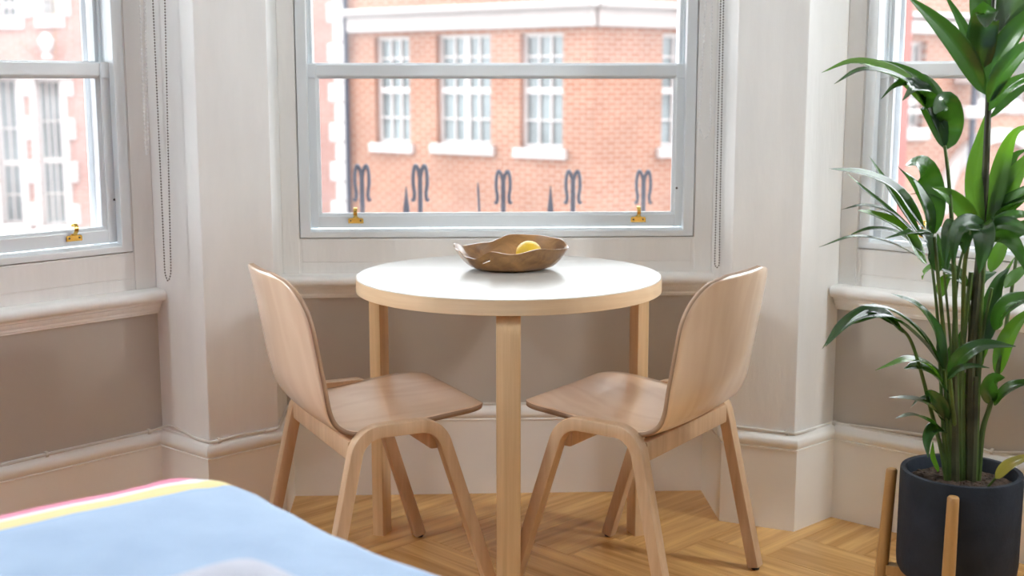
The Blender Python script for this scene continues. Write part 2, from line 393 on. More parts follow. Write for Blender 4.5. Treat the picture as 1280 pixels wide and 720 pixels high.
# ---- sash windows
def make_lift(parent, x, y, z):
    """brass sash hook: shaped plate, two screws and a curled hook"""
    out = [(-0.022, -0.008), (0.022, -0.008), (0.022, 0.004), (0.019, 0.007), (0.010, 0.007), (0.007, 0.011), (-0.007, 0.011), (-0.010, 0.007), (-0.019, 0.007), (-0.022, 0.004)]
    mb = MB(); n = len(out)
    mb.add([(x+a, y-0.0035, z+b) for a, b in out] + [(x+a, y+0.0005, z+b) for a, b in out], [tuple(range(n)), tuple(range(2*n-1, n-1, -1))] + [(i, n+i, n+(i+1) % n, (i+1) % n) for i in range(n)])
    pl = mb.build('sash_hook', M['brass'], parent, bevel=0.0008, segs=1)
    pl['label'] = 'brass hook plate'
    hk = MB(); path = [(x, y-0.004, z+0.008), (x, y-0.010, z+0.013), (x, y-0.016, z+0.020), (x, y-0.017, z+0.028), (x, y-0.012, z+0.035), (x, y-0.004, z+0.036), (x, y+0.0005, z+0.031)]
    hk.sweep(spline(path, 4), rrect(0.0055, 0.002, 0.001, 1), (1, 0, 0))
    hk.build('hook', M['brass'], pl, smooth=True)
    for sx in (-0.014, 0.014):
        MB().lathe([(0.0, -0.0), (0.0026, 0.0), (0.0026, 0.001), (0, 0.001)], 8).build('screw', M['screw'], pl, mw=None).matrix_local = Matrix.Translation((x+sx, y-0.0035, z)) @ Matrix.Rotation(PI/2, 4, 'X')
def sash_window(name, fm, x0, x1, lifts, stops, g1='glass', g2='glass_dusty'):
    root = empty(name, mw=fm); struct(root)
    J = M['joinery']
    # box frame: staff bead, sloping bottom bead, pulley stiles, head
    f = MB()
    for a, b in ((x0, x0+0.030), (x1-0.030, x1)):
        f.box(a, b, W0-0.004, W0+0.022, FRAME_B, HEAD-0.001)
    f.box(x0, x1, W0-0.004, W0+0.022, HEAD-0.04, HEAD-0.002)
    f.add([(x, y, z) for x in (x0, x1) for y, z in ((W0-0.0042, FRAME_B), (W0-0.0042, 0.785), (W0+0.024, 0.792), (W0+0.024, FRAME_B))], [(0,1,2,3), (7,6,5,4), (0,4,5,1), (1,5,6,2), (2,6,7,3), (3,7,4,0)])
    fr = f.build('frame', J, root, bevel=0.003, segs=2)
    js = MB()
    for a, b in ((x0+0.001, x0+0.024), (x1-0.024, x1-0.001)):
        js.box(a, b, W0+0.022, W0+0.135, FRAME_B+0.002, HEAD-0.002)
    for xa in (x0+0.024, x1-0.030):                       # parting bead between the sashes
        js.box(xa, xa+0.006, W0+0.063, W0+0.072, FRAME_B+0.002, HEAD-0.002)
    js.box(x0+0.001, x1-0.001, W0+0.024, W0+0.185, 0.752, 0.7765)      # timber sill running outside
    js.build('jamb', J, root, bevel=0.0015, segs=1)
    ex = MB()                                              # outer masonry-side linings, seen through the glass
    for a, b in ((x0+0.001, x0+0.036), (x1-0.036, x1-0.001)):
        ex.box(a, b, W0+0.1365, W0+0.146, 0.7765, HEAD-0.002)
    ex.build('outer_lining', J, root, bevel=0.002, segs=1)
    # lower sash (inner track)
    s0, s1 = x0+0.0255, x1-0.0255; ya, yb = W0+0.026, W0+0.062
    lo = empty('lower_sash'); lo.parent = root
    for i, (a, b) in enumerate(((s0, s0+0.026), (s1-0.026, s1))):
        MB().box(a, b, ya, yb, 0.7935, 1.262).build('stile', J, lo, bevel=0.0025)
    br = MB().box(s0+0.026, s1-0.026, ya, yb, 0.7935, 0.828).build('bottom_rail', J, lo, bevel=0.002)
    MB().box(s0+0.026, s1-0.026, ya, yb, 1.229, 1.262).box(s0-0.008, s0+0.028, ya-0.006, ya+0.012, 1.2235, 1.264).box(s1-0.028, s1+0.008, ya-0.006, ya+0.012, 1.2235, 1.264).build('meeting_rail', J, lo, bevel=0.0035)
    gm = MB()                                               # glazing moulding
    A0, A1, B0, B1 = s0+0.026, s1-0.026, 0.828, 1.229; w = 0.0075
    ring = lambda e, yy: [(A0+e, yy, B0+e), (A1-e, yy, B0+e), (A1-e, yy, B1-e), (A0+e, yy, B1-e)]
    gm.loft([ring(-0.001, ya+0.004), ring(0.003, ya+0.007), ring(w, ya+0.014), ring(w, ya+0.024), ring(-0.001, ya+0.024), ], True, False)
    gm.build('glazing_bead', J, lo)
    MB().box(A0+0.003, A1-0.003, ya+0.017, ya+0.020, B0+0.003, B1-0.003).build('pane', M[g1], lo)
    for lx in lifts: make_lift(lo, lx, ya-0.0005, 0.815)
    for sx, sz in stops:
        o = MB().lathe([(0.0, 0.0), (0.0032, 0.0), (0.0030, 0.002), (0.0, 0.002)], 10).build('sash_stop', M['screw'], lo)
        o.matrix_local = Matrix.Translation((sx, ya-0.0002, sz)) @ Matrix.Rotation(PI/2, 4, 'X')
    # upper sash (outer track)
    up = empty('upper_sash'); up.parent = root
    ya, yb = W0+0.074, W0+0.110; t0, t1 = x0+0.0255, x1-0.0255
    for a, b in ((t0, t0+0.012), (t1-0.012, t1)):
        MB().box(a, b, ya, yb, 1.231, HEAD-0.004).build('stile', J, up, bevel=0.002)
    MB().box(t0+0.012, t1-0.012, ya, yb, 1.231, 1.2665).build('meeting_rail', J, up, bevel=0.0025)
    MB().box(t0+0.012, t1-0.012, ya, yb, HEAD-0.05, HEAD-0.004).build('top_rail', J, up, bevel=0.0025)
    MB().box(t0+0.010, t1-0.010, ya+0.017, ya+0.020, 1.262, HEAD-0.045).build('pane', M[g2], up)
    mw = fm @ Matrix.Translation(((x0+x1)/2, W0+0.157, (FRAME_B+HEAD)/2)) @ Matrix.Rotation(-PI/2, 4, 'X')
    portal('window_portal', mw.translation, mw, x1-x0, HEAD-FRAME_B)
    return root
sash_window('window_1', FC, -0.610, 0.530, (-0.452, 0.372), ((0.484, 0.906),))
sash_window('window_2', FL, -1.190, -0.050, (-0.200,), ((-0.080, 0.906),), 'glass_hazy', 'glass_hazy')
sash_window('window_3', FR, 0.040, 1.180, (0.215,), ((0.075, 0.906),), 'glass_dusty', 'glass_dusty')

# ---- the rest of the room shell (behind and beside the camera)
def wall_seg(name, p, q, th=0.12, z0=0.0, z1=CEIL, mat=None):
    d = (q-p).normalized(); n = Vector((-d.y, d.x))
    return struct(MB().prism([p, q, q+n*th, p+n*th], z0, z1).build(name, mat or M['room']))
RX, RB = 2.35, -2.6
wall_seg('wall_return_left', Vector((-RX, WPLAN[0].y)), WPLAN[0]); wall_seg('wall_return_right', WPLAN[9], Vector((RX, WPLAN[9].y)))
wall_seg('wall_side_left', Vector((-RX, RB)), Vector((-RX, WPLAN[0].y+0.12)))
wall_seg('wall_side_right', Vector((RX, WPLAN[9].y+0.12)), Vector((RX, RB)))
wall_seg('wall_back', Vector((RX, RB)), Vector((-RX, RB)))
struct(MB().box(-RX-0.2, RX+0.2, RB-0.2, 4.1, CEIL, CEIL+0.15).build('ceiling', M['paint']))

# ---- two glowing globes on poles, added out of view as fill light for the bay
FILL_W = 74.0
for x, y, lab in ((-2.10, 2.31, 'added fill light globe on a pole, out of view beside the bed'), (2.10, 2.42, 'added fill light globe on a pole, out of view on the palm side')):
    lp = empty('fill_globe', (x, y, 0)); tag(lp, lab, 'fill light', 'added fill light globes out of view')
    m_, nt_, N_, L_n, b_n = nmat('fill_glow'); b_n.inputs['Base Color'].default_value = (0.9, 0.88, 0.84, 1)
    b_n.inputs['Emission Color'].default_value = (0.94, 0.975, 0.975, 1); b_n.inputs['Emission Strength'].default_value = FILL_W
    MB().sphere((0, 0, 1.80), 0.13, 24, 16).build('glow_globe', m_, lp, smooth=True)
    MB().tube([(0, 0, 0.02), (0, 0, 1.672)], 0.011, 10).build('pole', M['brass'], lp, smooth=True)
    MB().lathe([(0.0, -0.024), (0.14, -0.024), (0.14, 0.012), (0.13, 0.02), (0.0, 0.022)], 32).build('base', M['brass'], lp, smooth=True)

# ---- unseen storeys and neighbours of the terrace, added to shade the facades opposite
hm = MB()
hm.box(-24, -2.62, -7, 2.4, -4, 21).box(2.62, 24, -7, 2.4, -4, 21).box(-2.62, 2.62, -7, 2.4, 3.12, 21).box(-2.62, 2.62, -7, 2.4, -4, -0.21).box(-2.62, 2.62, -7, -2.9, -0.21, 3.12)
bay_o = [(-2.62, 2.6), (2.62, 2.6), (2.3, 2.85), (1.25, 3.95), (-1.35, 3.88), (-2.3, 2.75)]
hm.prism(bay_o, 3.12, 21).prism(bay_o, -4, -0.21)
struct(hm.build('wall_unseen_terrace', M['brick_red']))

# ================================================================== buildings across the street
class Facade:
    """local frame: x along the facade, y away from the viewer, z up"""
    def __init__(s, name, a, b, label, cat='building', into=None):
        s.a, s.b = Vector(a), Vector(b); d = s.b - s.a; s.len = d.length
        s.mw = Matrix.Translation((s.a.x, s.a.y, 0)) @ Matrix.Rotation(math.atan2(d.y, d.x), 4, 'Z'); s.ml = None
        if into is None:
            s.root = empty(name, mw=s.mw); tag(s.root, label, cat)
        else:                                             # a second face of the same building
            s.root = into.root; s.ml = into.mw.inverted() @ s.mw
        s.p = Vector((s.a.x, s.a.y, 0)); s.n = Vector((-d.y, d.x, 0)).normalized(); s.u = Vector((d.x, d.y, 0)).normalized()
    def at(s, x, y):
        q = onplane(x, y, s.p, s.n); return ((q-s.p).dot(s.u), q.z)
    def part(s, name, mb, mat, parent=None, bevel=0.0):
        o = mb.build(name, mat, parent or s.root, bevel=bevel, segs=1)
        if parent is None and s.ml is not None: o.matrix_local = s.ml
        return o
    def window(s, x0, x1, z0, z1, cols, rows, transom=None, mull=None, glass_y=0.16, fw=0.055, bar=0.026, sill=True, sill_h=0.17, sill_w=0.10, shut=None):
        """sash/casement window set back in its opening; every light gets its own pane"""
        f = MB(); y0, y1 = 0.10, 0.20
        f.box(x0, x0+fw, y0, y1, z0, z1).box(x1-fw, x1, y0, y1, z0, z1).box(x0+fw, x1-fw, y0, y1, z1-fw, z1).box(x0+fw, x1-fw, y0, y1, z0, z0+fw)
        zs = [z0+fw] + [z0 + (z1-z0)*r for r in rows] + [z1-fw]
        xs = [x0+fw + (x1-x0-2*fw)*k/cols for k in range(cols+1)]
        for k in range(1, cols):
            w = 0.055 if mull == k else bar/2
            f.box(xs[k]-w, xs[k]+w, y0+0.012, y1-0.012, z0+fw, z1-fw)
        for k in range(1, len(zs)-1):
            h = 0.05 if transom == k else bar/2
            f.box(x0+fw, x1-fw, y0+0.006, y1-0.006, zs[k]-h, zs[k]+h)
        w = s.part('window', f, M['farframe'])
        for i in range(cols):
            for k in range(len(zs)-1):
                MB().box(xs[i], xs[i+1], glass_y, glass_y+0.01, zs[k], zs[k+1]).build('pane', M['farglass'], w)
        if sill:
            s.part('window_sill', MB().box(x0-sill_w, x1+sill_w, -0.09, 0.2, z0-sill_h, z0), M['stone'], bevel=0.015)
        return (x0, x1, z0, z1)

TOPZ, LOWZ = 4.0, -4.0
# -- orange brick corner block seen through the middle sash
fa = Facade('brick_building', (-3.05, 22.71), (1.238, 19.68), 'orange brick building with white window frames, sills and cornice band')
hs = []
for (x0, x1, yt, yb, cols, mull) in ((470, 513, 46, 178, 3, None), (546, 613.5, 43, 179, 4, 2), (650, 703, 41, 184, 3, None)):
    (ax, az0), (bx, _) = fa.at(x0, yb), fa.at(x1, yb); _, az1 = fa.at((x0+x1)/2, yt)
    hs.append(fa.window(ax, bx, az0, az1, cols, (0.24, 0.50, 0.80) if cols == 3 else (0.23, 0.49, 0.80), transom=2, mull=mull))
w = MB(); wall_cells(w, 0.25, fa.len, 0, 0.5, LOWZ, TOPZ, hs); fa.part('wall', w, M['brick'])
_, zb0 = fa.at(560, 38); _, zb1 = fa.at(560, 17); _, zb2 = fa.at(560, 8)
fa.part('stone_band', MB().box(0.26, fa.len+0.05, -0.12, 0.0, zb0, zb1), M['stone'], bevel=0.02)
fa.part('cornice', MB().box(0.26, fa.len+0.12, -0.28, 0.0, zb1, zb2), M['stone'], bevel=0.04)
z = LOWZ; k = 0
while z < TOPZ - 0.4:                                   # quoin blocks up the corner, long and short in turn
    hq = 0.345
    fa.part('quoin', MB().box(-0.06 if k % 2 else -0.20, 0.25, -0.05, 0.4, z+0.006, z+hq-0.006), M['stone'], bevel=0.02)
    z += hq; k += 1
dp = MB().tube([(0.30, -0.10, LOWZ), (0.30, -0.10, TOPZ)], 0.045, 10); fa.part('drainpipe', dp, M['iron'])
# -- the other face of the same corner
fb = Facade('brick_side_building', (1.245, 19.685), (4.6, 21.8), None, into=fa)
(ax, az0), (bx, _) = fb.at(826, 184), fb.at(880, 184); _, az1 = fb.at(832, 42)
hb = [fb.window(ax, bx, az0, az1, 3, (0.24, 0.50, 0.80), transom=2)]
w = MB(); wall_cells(w, 0, fb.len, 0, 0.5, LOWZ, TOPZ, hb); fb.part('wall', w, M['brick'])
fb.part('stone_band', MB().box(0.02, fb.len, -0.12, 0.0, zb0, zb1), M['stone'], bevel=0.02)
fb.part('cornice', MB().box(0.02, fb.len, -0.28, 0.0, zb1, zb2), M['stone'], bevel=0.04)
# -- pink brick house set back beside the quoins
fd = Facade('set_back_house', (-6.2, 26.2), (-3.0, 25.2), 'plain pink brick house front set back behind the white quoins')
fd.part('wall', MB().box(0, fd.len, 0, 0.5, LOWZ, TOPZ), M['brick_red']); fd.part('coping', MB().box(0, fd.len, -0.1, 0.6, TOPZ, TOPZ+0.15), M['stone'], bevel=0.02)
# -- red brick and white stone house seen through the angled sash beside the bed
fl = Facade('stone_dressed_house', (-13.2, 24.5), (-7.65, 25.4), 'pinkish red brick house with tall windows in white stone surrounds')
hl = []
for (x0, x1, yt, yb, cols, rows, tr) in ((5, 31, 98, 280, 2, (0.20, 0.42, 0.66), 2), (55, 85, 100, 282, 3, (0.22, 0.45, 0.72), 2), (52, 72, -30, 20, 3, (0.5,), 1), (0, 22, -25, 22, 2, (0.34, 0.66), 1)):
    (ax, az0), (bx, _) = fl.at(x0, yb), fl.at(x1, yb); _, az1 = fl.at((x0+x1)/2, yt)
    hl.append(fl.window(ax, bx, az0, az1, cols, rows, transom=tr, sill_h=0.22, sill_w=0.12))
w = MB(); wall_cells(w, 0, fl.len, 0, 0.5, LOWZ, TOPZ, hl); fl.part('wall', w, M['brick_red'])
for h in hl:                                            # toothed stone surrounds, block by block
    z = h[2]; k = 0
    while z < h[3]-0.05:
        hh = min(0.42, h[3]-z); e = 0.12 if k % 2 else 0.25
        for xa, xb in ((h[0]-e, h[0]), (h[1], h[1]+e)):
            fl.part('quoin', MB().box(xa, xb, -0.05, 0.1, z+0.004, z+hh-0.004), M['stone'], bevel=0.015)
        z += hh; k += 1
    fl.part('lintel', MB().box(h[0]-0.20, h[1]+0.20, -0.08, 0.1, h[3], h[3]+0.26), M['stone'], bevel=0.02)
_, zs1 = fl.at(40, 300); _, zs0 = fl.at(40, 286)
fl.part('stone_band', MB().box(0, fl.len, -0.15, 0, zs1-1.5, zs0), M['stone'], bevel=0.02)
ur = fl.at(60, 74); ua_ = fl.at(50, 62)
urn = MB().lathe([(0.10, 0), (0.10, 0.06), (0.05, 0.1), (0.13, 0.24), (0.16, 0.36), (0.12, 0.40), (0.05, 0.5)], 12, c=(ur[0], -0.1, ur[1]))
fl.part('urn', urn, M['stone'])
fr_ = Facade('red_party_wall', (-7.13, 21.6), (-6.90, 21.68), 'smooth red rendered end wall beside the stone dressed house')
fr_.part('wall', MB().box(0, fr_.len, 0, 0.5, LOWZ, TOPZ), M['stucco']); fr_.part('coping', MB().box(-0.05, fr_.len, -0.05, 0.55, TOPZ, TOPZ+0.1), M['stone'], bevel=0.02)
# -- brick house seen behind the palm
fp = Facade('arched_brick_house', (6.75, 21.2), (10.6, 23.2), 'brick house with white arch, string courses and downpipe behind the palm')
hp = []
for (x0, x1, yt, yb, cols, rows, tr) in ((1134, 1153, 52, 160, 2, (0.3, 0.6), 1), (1222, 1244, 52, 128, 2, (0.5,), 1), (1262, 1285, 52, 128, 2, (0.5,), 1)):
    (ax, az0), (bx, _) = fp.at(x0, yb), fp.at(x1, yb); _, az1 = fp.at((x0+x1)/2, yt)
    hp.append(fp.window(ax, bx, az0, az1, cols, rows, transom=tr, sill_h=0.2))
w = MB(); wall_cells(w, -0.6, fp.len, 0, 0.5, LOWZ, TOPZ, hp); fp.part('wall', w, M['brick'])
for ya_, yb_, d in ((43, 27, 0.16), (24, 17, 0.22), (142, 136, 0.12)):
    _, z0 = fp.at(1180, ya_); _, z1 = fp.at(1180, yb_)
    fp.part('string_course', MB().box(-0.6, fp.len, -d, 0, z0, z1), M['stone'], bevel=0.02)
c0 = fp.at(1241, 262); rad = fp.at(1241, 160)[1] - c0[1]
arch = MB(); rings = []
for k in range(25):
    a = PI*k/24
    rings.append([(c0[0]+r*math.cos(a), y, c0[1]+r*math.sin(a)) for r, y in ((rad, 0.02), (rad, -0.14), (rad*0.84, -0.14), (rad*0.84, 0.02))])
fp.part('arch', arch.loft(rings), M['stone'])
px_ = fp.at(1203, 100)[0]
fp.part('drainpipe', MB().tube([(px_, -0.27, LOWZ), (px_, -0.27, TOPZ)], 0.055, 10), M['iron'])
for yy in (97, 140):
    zc = fp.at(1203, yy)[1]; fp.part('pipe_bracket', MB().box(px_-0.22, px_+0.3, -0.36, -0.005, zc-0.1, zc+0.1), M['stone'], bevel=0.03)
fq = Facade('pink_rendered_house', (5.74, 19.5), (6.0, 19.56), 'narrow strip of smooth pink rendered wall next to the arched house')
fq.part('wall', MB().box(0, fq.len, 0, 0.6, LOWZ, TOPZ), M['stucco']); fq.part('coping', MB().box(-0.05, fq.len, -0.06, 0.66, TOPZ, TOPZ+0.1), M['stone'], bevel=0.02)
street = struct(MB().box(-60, 60, 4.6, 70, LOWZ-0.3, LOWZ).build('ground', M['street']))

# -- ironwork on the ledge below the middle window
rl = empty('iron_railing', (0, 6.0, 0)); tag(rl, 'low black iron railing with scrolled finials on the ledge outside', 'railing')
RZ = 0.50
MB().box(-1.6, 1.6, -0.012, 0.012, RZ-0.03, RZ).box(-1.6, 1.6, -0.012, 0.012, -0.12, -0.09).build('rail', M['iron'], rl)
for x in [-1.5 + 0.25*i for i in range(13)]:
    MB().box(x-0.008, x+0.008, -0.008, 0.008, -0.16, RZ-0.03).build('baluster', M['iron'], rl)
for px, s in ((453, 0.94), (525.5, 1.0), (629, 0.90), (716, 0.90), (804, 0.86)):
    p = aty(px, 262, 6.0); t = aty(px, 207 if px < 600 else 214, 6.0).z; x = p.x; h = t - RZ
    fin = MB(); fin.tube([(x, 0, RZ-0.002), (x, 0, RZ+h*0.25), (x, 0, RZ+h*0.92)], [0.017, 0.012, 0.011], 8)
    fin.lathe([(0.0, 0), (0.022, 0.0), (0.026, 0.02), (0.012, 0.05), (0.0, 0.05)], 10, c=(x, 0, RZ))
    for sd in (-1, 1):
        pth = [(x, 0, RZ+h*0.80), (x+sd*0.0098, 0, RZ+h*0.95), (x+sd*0.0221, 0, RZ+h*1.0), (x+sd*0.0312, 0, RZ+h*0.90), (x+sd*0.0328, 0, RZ+h*0.74), (x+sd*0.0271, 0, RZ+h*0.60), (x+sd*0.0312, 0, RZ+h*0.50), (x+sd*0.0377, 0, RZ+h*0.53)]
        fin.tube(spline(pth, 5), 0.0095*s, 7)
    fin.build('finial', M['iron'], rl, smooth=True)
for px, ty in ((508, 233), (688, 232)):
    p = aty(px, 262, 6.0); t = aty(px, ty, 6.0).z
    MB().loft([[(p.x+a*w_, b*w_, z) for a, b in ((-1, -1), (1, -1), (1, 1), (-1, 1))] for w_, z in ((0.014, RZ-0.002), (0.014, RZ+0.12), (0.002, t))]).build('spike', M['iron'], rl)
p = aty(599, 262, 6.0)
MB().tube(spline([(p.x+0.004, 0, RZ-0.002), (p.x, 0, RZ+0.12), (p.x-0.006, 0, aty(599, 228, 6.0).z)], 4), [0.006]*8+[0.002], 6).build('spike', M['iron'], rl)
struct(MB().box(-1.7, 1.7, 5.6, 6.2, -0.4, -0.16).build('trim_7', M['stone'], bevel=0.02))

# ================================================================== round table
TX, TY, TH, TR = -0.008, 3.22, 0.730, 0.387
tb = empty('round_table', (TX, TY, 0)); tag(tb, 'round birch dining table with white top and three bent legs', 'table')
MB().lathe([(0.0, TH-0.037), (TR-0.001, TH-0.037), (TR, TH-0.036), (TR, TH-0.0020), (TR-0.0008, TH-0.0016), (0.0, TH-0.0016)], 128).build('edge_band', M['birch_edge'], tb, smooth=True)
MB().lathe([(0.0, TH-0.0016), (TR-0.001, TH-0.0016), (TR-0.0025, TH), (0.0, TH)], 128).build('tabletop', M['tabletop'], tb, smooth=True)
def bent_leg(ang):
    """flat bent-wood leg: comes out under the top, turns down through a small radius"""
    d = Vector((math.sin(ang), -math.cos(ang), 0)); sd = Vector((math.cos(ang), math.sin(ang), 0))
    t = 0.031; ro = TR - 0.006; r = 0.030; zt = TH - 0.0385
    path = [d*(ro-0.22) + Vector((0, 0, zt-t/2)), d*(ro-t/2-r) + Vector((0, 0, zt-t/2))]
    for k in range(1, 8):
        a = PI/2*k/8
        path.append(d*(ro-t/2-r + r*math.sin(a)) + Vector((0, 0, zt-t/2-r + r*math.cos(a))))
    path += [d*(ro-t/2) + Vector((0, 0, zt-t/2-r)), d*(ro-t/2) + Vector((0, 0, 0.30)), d*(ro-t/2) + Vector((0, 0, 0.0))]
    return MB().sweep(path, rrect(0.028, t/2, 0.002, 2), sd).build('leg', M['birch'], tb, smooth=True)
for a in (0.0, math.radians(109), math.radians(-109)): bent_leg(a)

# ================================================================== plywood chairs
def chair(name, loc, rz, label):
    """local: +y is the front of the seat"""
    root = empty(name, (loc[0], loc[1], 0), rz); tag(root, label, 'chair', 'plywood chairs at the round table')
    # shell profile (y, z) from the front edge of the seat to the top of the back, measured on the edge line
    prof = spline([(0, 0.236, 0.4535), (0, 0.218, 0.4600), (0, 0.16, 0.4585), (0, 0.06, 0.4490), (0, -0.03, 0.4390), (0, -0.098, 0.4365), (0, -0.138, 0.4540), (0, -0.160, 0.4930), (0, -0.174, 0.560), (0, -0.188, 0.640), (0, -0.203, 0.720), (0, -0.219, 0.794)], 7)
    L_ = [0.0]
    for i in range(1, len(prof)): L_.append(L_[-1] + (prof[i]-prof[i-1]).length)
    tot = L_[-1]; bend = next(l for l, p in zip(L_, prof) if p.y < -0.14)
    W_, nj = 0.212, 24
    verts = []; faces = []
    for i, p in enumerate(prof):
        l = L_[i]; d0, d1 = l, tot-l
        hw = W_
        if d0 < 0.08: hw = W_ - 0.08 + math.sqrt(max(0, 0.08**2 - (0.08-d0)**2))
        rt = 0.125
        if d1 < rt: hw = W_ - rt + rt*(max(0, 1 - ((rt-d1)/rt)**2.3))**(1/2.3)
        hw -= 0.010*math.exp(-((l-bend)/0.05)**2)
        q = min(1, max(0, (l-bend+0.03)/0.14)); q = q*q*(3-2*q)
        crown = max(0.0, (d1/0.1)) if d1 < 0.1 else 1
        for j in range(nj+1):
            s = -1 + 2*j/nj; x = hw*s; e = 1 - (x/W_)**2
            y = p.y - q*0.034*e; z = p.z - (1-q)*0.010*e*min(1, d0/0.1)
            if d1 < 0.05 : z += 0.0
            verts.append((x, y, z))
    for i in range(len(prof)-1):
        for j in range(nj):
            a = i*(nj+1)+j; faces.append((a, a+1, a+nj+2, a+nj+1))
    me = bpy.data.meshes.new('seat_shell'); me.from_pydata(verts, [], faces); 
    for f in me.polygons: f.use_smooth = True
    sh = link('seat_shell', me, root, [M['ply'], M['ply_edge']])
    so = sh.modifiers.new('thickness', 'SOLIDIFY'); so.thickness = 0.0115; so.offset = 0.0; so.material_offset_rim = 1; so.use_even_offset = True
    sh['label'] = 'one-piece moulded plywood seat and back'
    # side frames: bent-wood inverted U, one per side
    for s in (-1, 1):
        zt, r = 0.4440, 0.062
        fy, sh_f, sh_r, ry = 0.228, 0.090, -0.100, -0.198
        def leg_top(yf, ys):                 # unit vector up the leg
            v = Vector((0, ys-yf, zt)); return v.normalized()
        pf, pr = Vector((0, fy, 0.008)), Vector((0, ry, 0.008))
        pts = [pr]
        kr = Vector((0, sh_r, zt)); kf = Vector((0, sh_f, zt))
        def fillet(a, k, b, r_, n=9):
            u1 = (a-k).normalized(); u2 = (b-k).normalized(); ang = u1.angle(u2); tl = r_/math.tan(ang/2)
            p1, p2 = k+u1*tl, k+u2*tl; c = k + (u1+u2).normalized()*(r_/math.sin(ang/2)); v1, v2 = p1-c, p2-c; th = v1.angle(v2)
            return [c + (v1*math.sin(th*(1-t)) + v2*math.sin(th*t))/math.sin(th) for t in (i/n for i in range(n+1))]
        pts += [pr.lerp(kr, 0.4)] + fillet(pr, kr, kf, r) + fillet(kr, kf, pf, r) + [pf.lerp(kf, 0.4), pf]
        off = []
        for q_ in pts:
            off.append(Vector((s*(0.2225 + 0.012*(1-q_.z/zt)), q_.y, q_.z)))
        MB().sweep(off, rrect(0.0165, 0.0150, 0.0036, 2), (1, 0, 0)).build('leg_frame', M['beech'], root, smooth=True)
        for q_ in (off[0], off[-1]):
            MB().lathe([(0.0, -0.0075), (0.010, -0.0075), (0.011, 0.001), (0.0, 0.001)], 12, c=q_).build('glide', M['glide'], root)
    for y, hz in ((0.088, 0.026), (-0.108, 0.024)):
        tilt = 0.05 if y < 0 else 0.0
        zc = 0.4060 if y > 0 else 0.3985
        mb = MB(); mb.loft([[(x, y+a, zc+b) for a, b in rrect(0.0125, hz, 0.006, 2)] for x in (-0.207, -0.1, 0.1, 0.207)])
        mb.build('cross_beam', M['beech'], root, smooth=True)
    for y, xx in ((0.088, 0.11), (0.088, -0.11), (-0.07, 0.1), (-0.07, -0.1)):
        MB().lathe([(0.0, 0.4), (0.012, 0.4), (0.012, 0.4275), (0.0, 0.4275)], 12, c=(xx, y, 0)).build('spacer', M['glide'], root)
    return root
def face(dx, dy): return math.atan2(dy, dx) - PI/2
chair('plywood_chair', (0.318, 2.992), face(-0.827, 0.563), 'beech plywood chair beside the table, the one towards the potted palm')
chair('plywood_chair', (-0.350, 2.998), face(0.895, 0.446), 'beech plywood chair beside the table, the one towards the bed')

# ================================================================== wooden bowl and lemon
bc = onz(640, 336.5, TH); bwl = empty('wooden_bowl', (bc.x, bc.y, TH)); tag(bwl, 'irregular dark brown carved root-wood bowl on the round table', 'bowl')
RIM = [(0, .057), (30, .074), (60, .078), (90, .079), (120, .058), (150, .054), (175, .067), (192, .056), (215, .041), (228, .039), (248, .060), (270, .054), (300, .066), (330, .060), (360, .057)]
def rim_h(a):
    d = math.degrees(a) % 360
    for (a0, h0), (a1, h1) in zip(RIM, RIM[1:]):
        if a0 <= d <= a1:
            t = (d-a0)/(a1-a0); t = t*t*(3-2*t); return h0 + (h1-h0)*t
def rim_r(a):
    dl = abs((a % (2*PI)) - PI)
    return 0.140 + 0.004*math.cos(2*a) + 0.003*math.sin(3*a+0.5) + 0.002*math.cos(5*a) + 0.012*math.exp(-(dl/0.35)**2)
NA = 96; steps = [0.0, 0.12, 0.25, 0.38, 0.5, 0.6, 0.7, 0.8, 0.88, 0.95, 1.0]
def shell(t, a, inner):
    # t 0 centre .. 1 rim
    R = rim_r(a); hgt = rim_h(a)
    rr = R*(0.58*min(1, t/0.38) if t < 0.38 else 0.58 + 0.42*((t-0.38)/0.62)**0.66)
    zz = hgt*(0.0 if t < 0.30 else ((t-0.30)/0.70)**1.5)
    ysq = 0.84
    if inner:
        k = 0.008*(1-t)+0.0035; rr = max(0.0, rr - k*(t > 0.3)); zz = zz + 0.008*(1-t)
    return Vector((rr*math.cos(a), rr*math.sin(a)*ysq, zz))
bv = []; bf = []
for inner in (0, 1):
    for t in steps[1:]:
        for k in range(NA): bv.append(shell(t, 2*PI*k/NA, inner))
nr = len(steps)-1
hole = lambda k, i: (62 <= k <= 64 and i == 6)
for lay in (0, 1):
    b0 = lay*nr*NA
    for i in range(nr-1):
        for k in range(NA):
            if hole(k, i): continue
            j = (k+1) % NA; bf.append((b0+i*NA+k, b0+i*NA+j, b0+(i+1)*NA+j, b0+(i+1)*NA+k))
    bf.append(tuple(b0+k for k in range(NA)))
for k in range(NA):
    j = (k+1) % NA; bf.append(((nr-1)*NA+k, (nr-1)*NA+j, nr*NA+(nr-1)*NA+j, nr*NA+(nr-1)*NA+k))
for i, k in ((6, 62), (6, 63), (6, 64)):                # walls of the knot hole
    for (p, q) in (((i, k), (i, k+1)), ((i+1, k), (i+1, k+1))):
        bf.append((p[0]*NA+p[1], q[0]*NA+q[1], nr*NA+q[0]*NA+q[1], nr*NA+p[0]*NA+p[1]))
for k in (62, 65): bf.append((6*NA+k, 7*NA+k, nr*NA+7*NA+k, nr*NA+6*NA+k))
bm_ = MB().add(bv, bf); bo = bm_.build('bowl_body', M['bowl'], bwl, smooth=True)
lemon = MB(); prof = []
for k in range(17):
    a = -PI/2 + PI*k/16; prof.append((0.0325*math.cos(a)**0.9 if abs(math.cos(a)) > 1e-6 else 0.0, 0.037*math.sin(a) + (0.006*math.sin(a)**15)))
lemon.lathe(prof, 24)
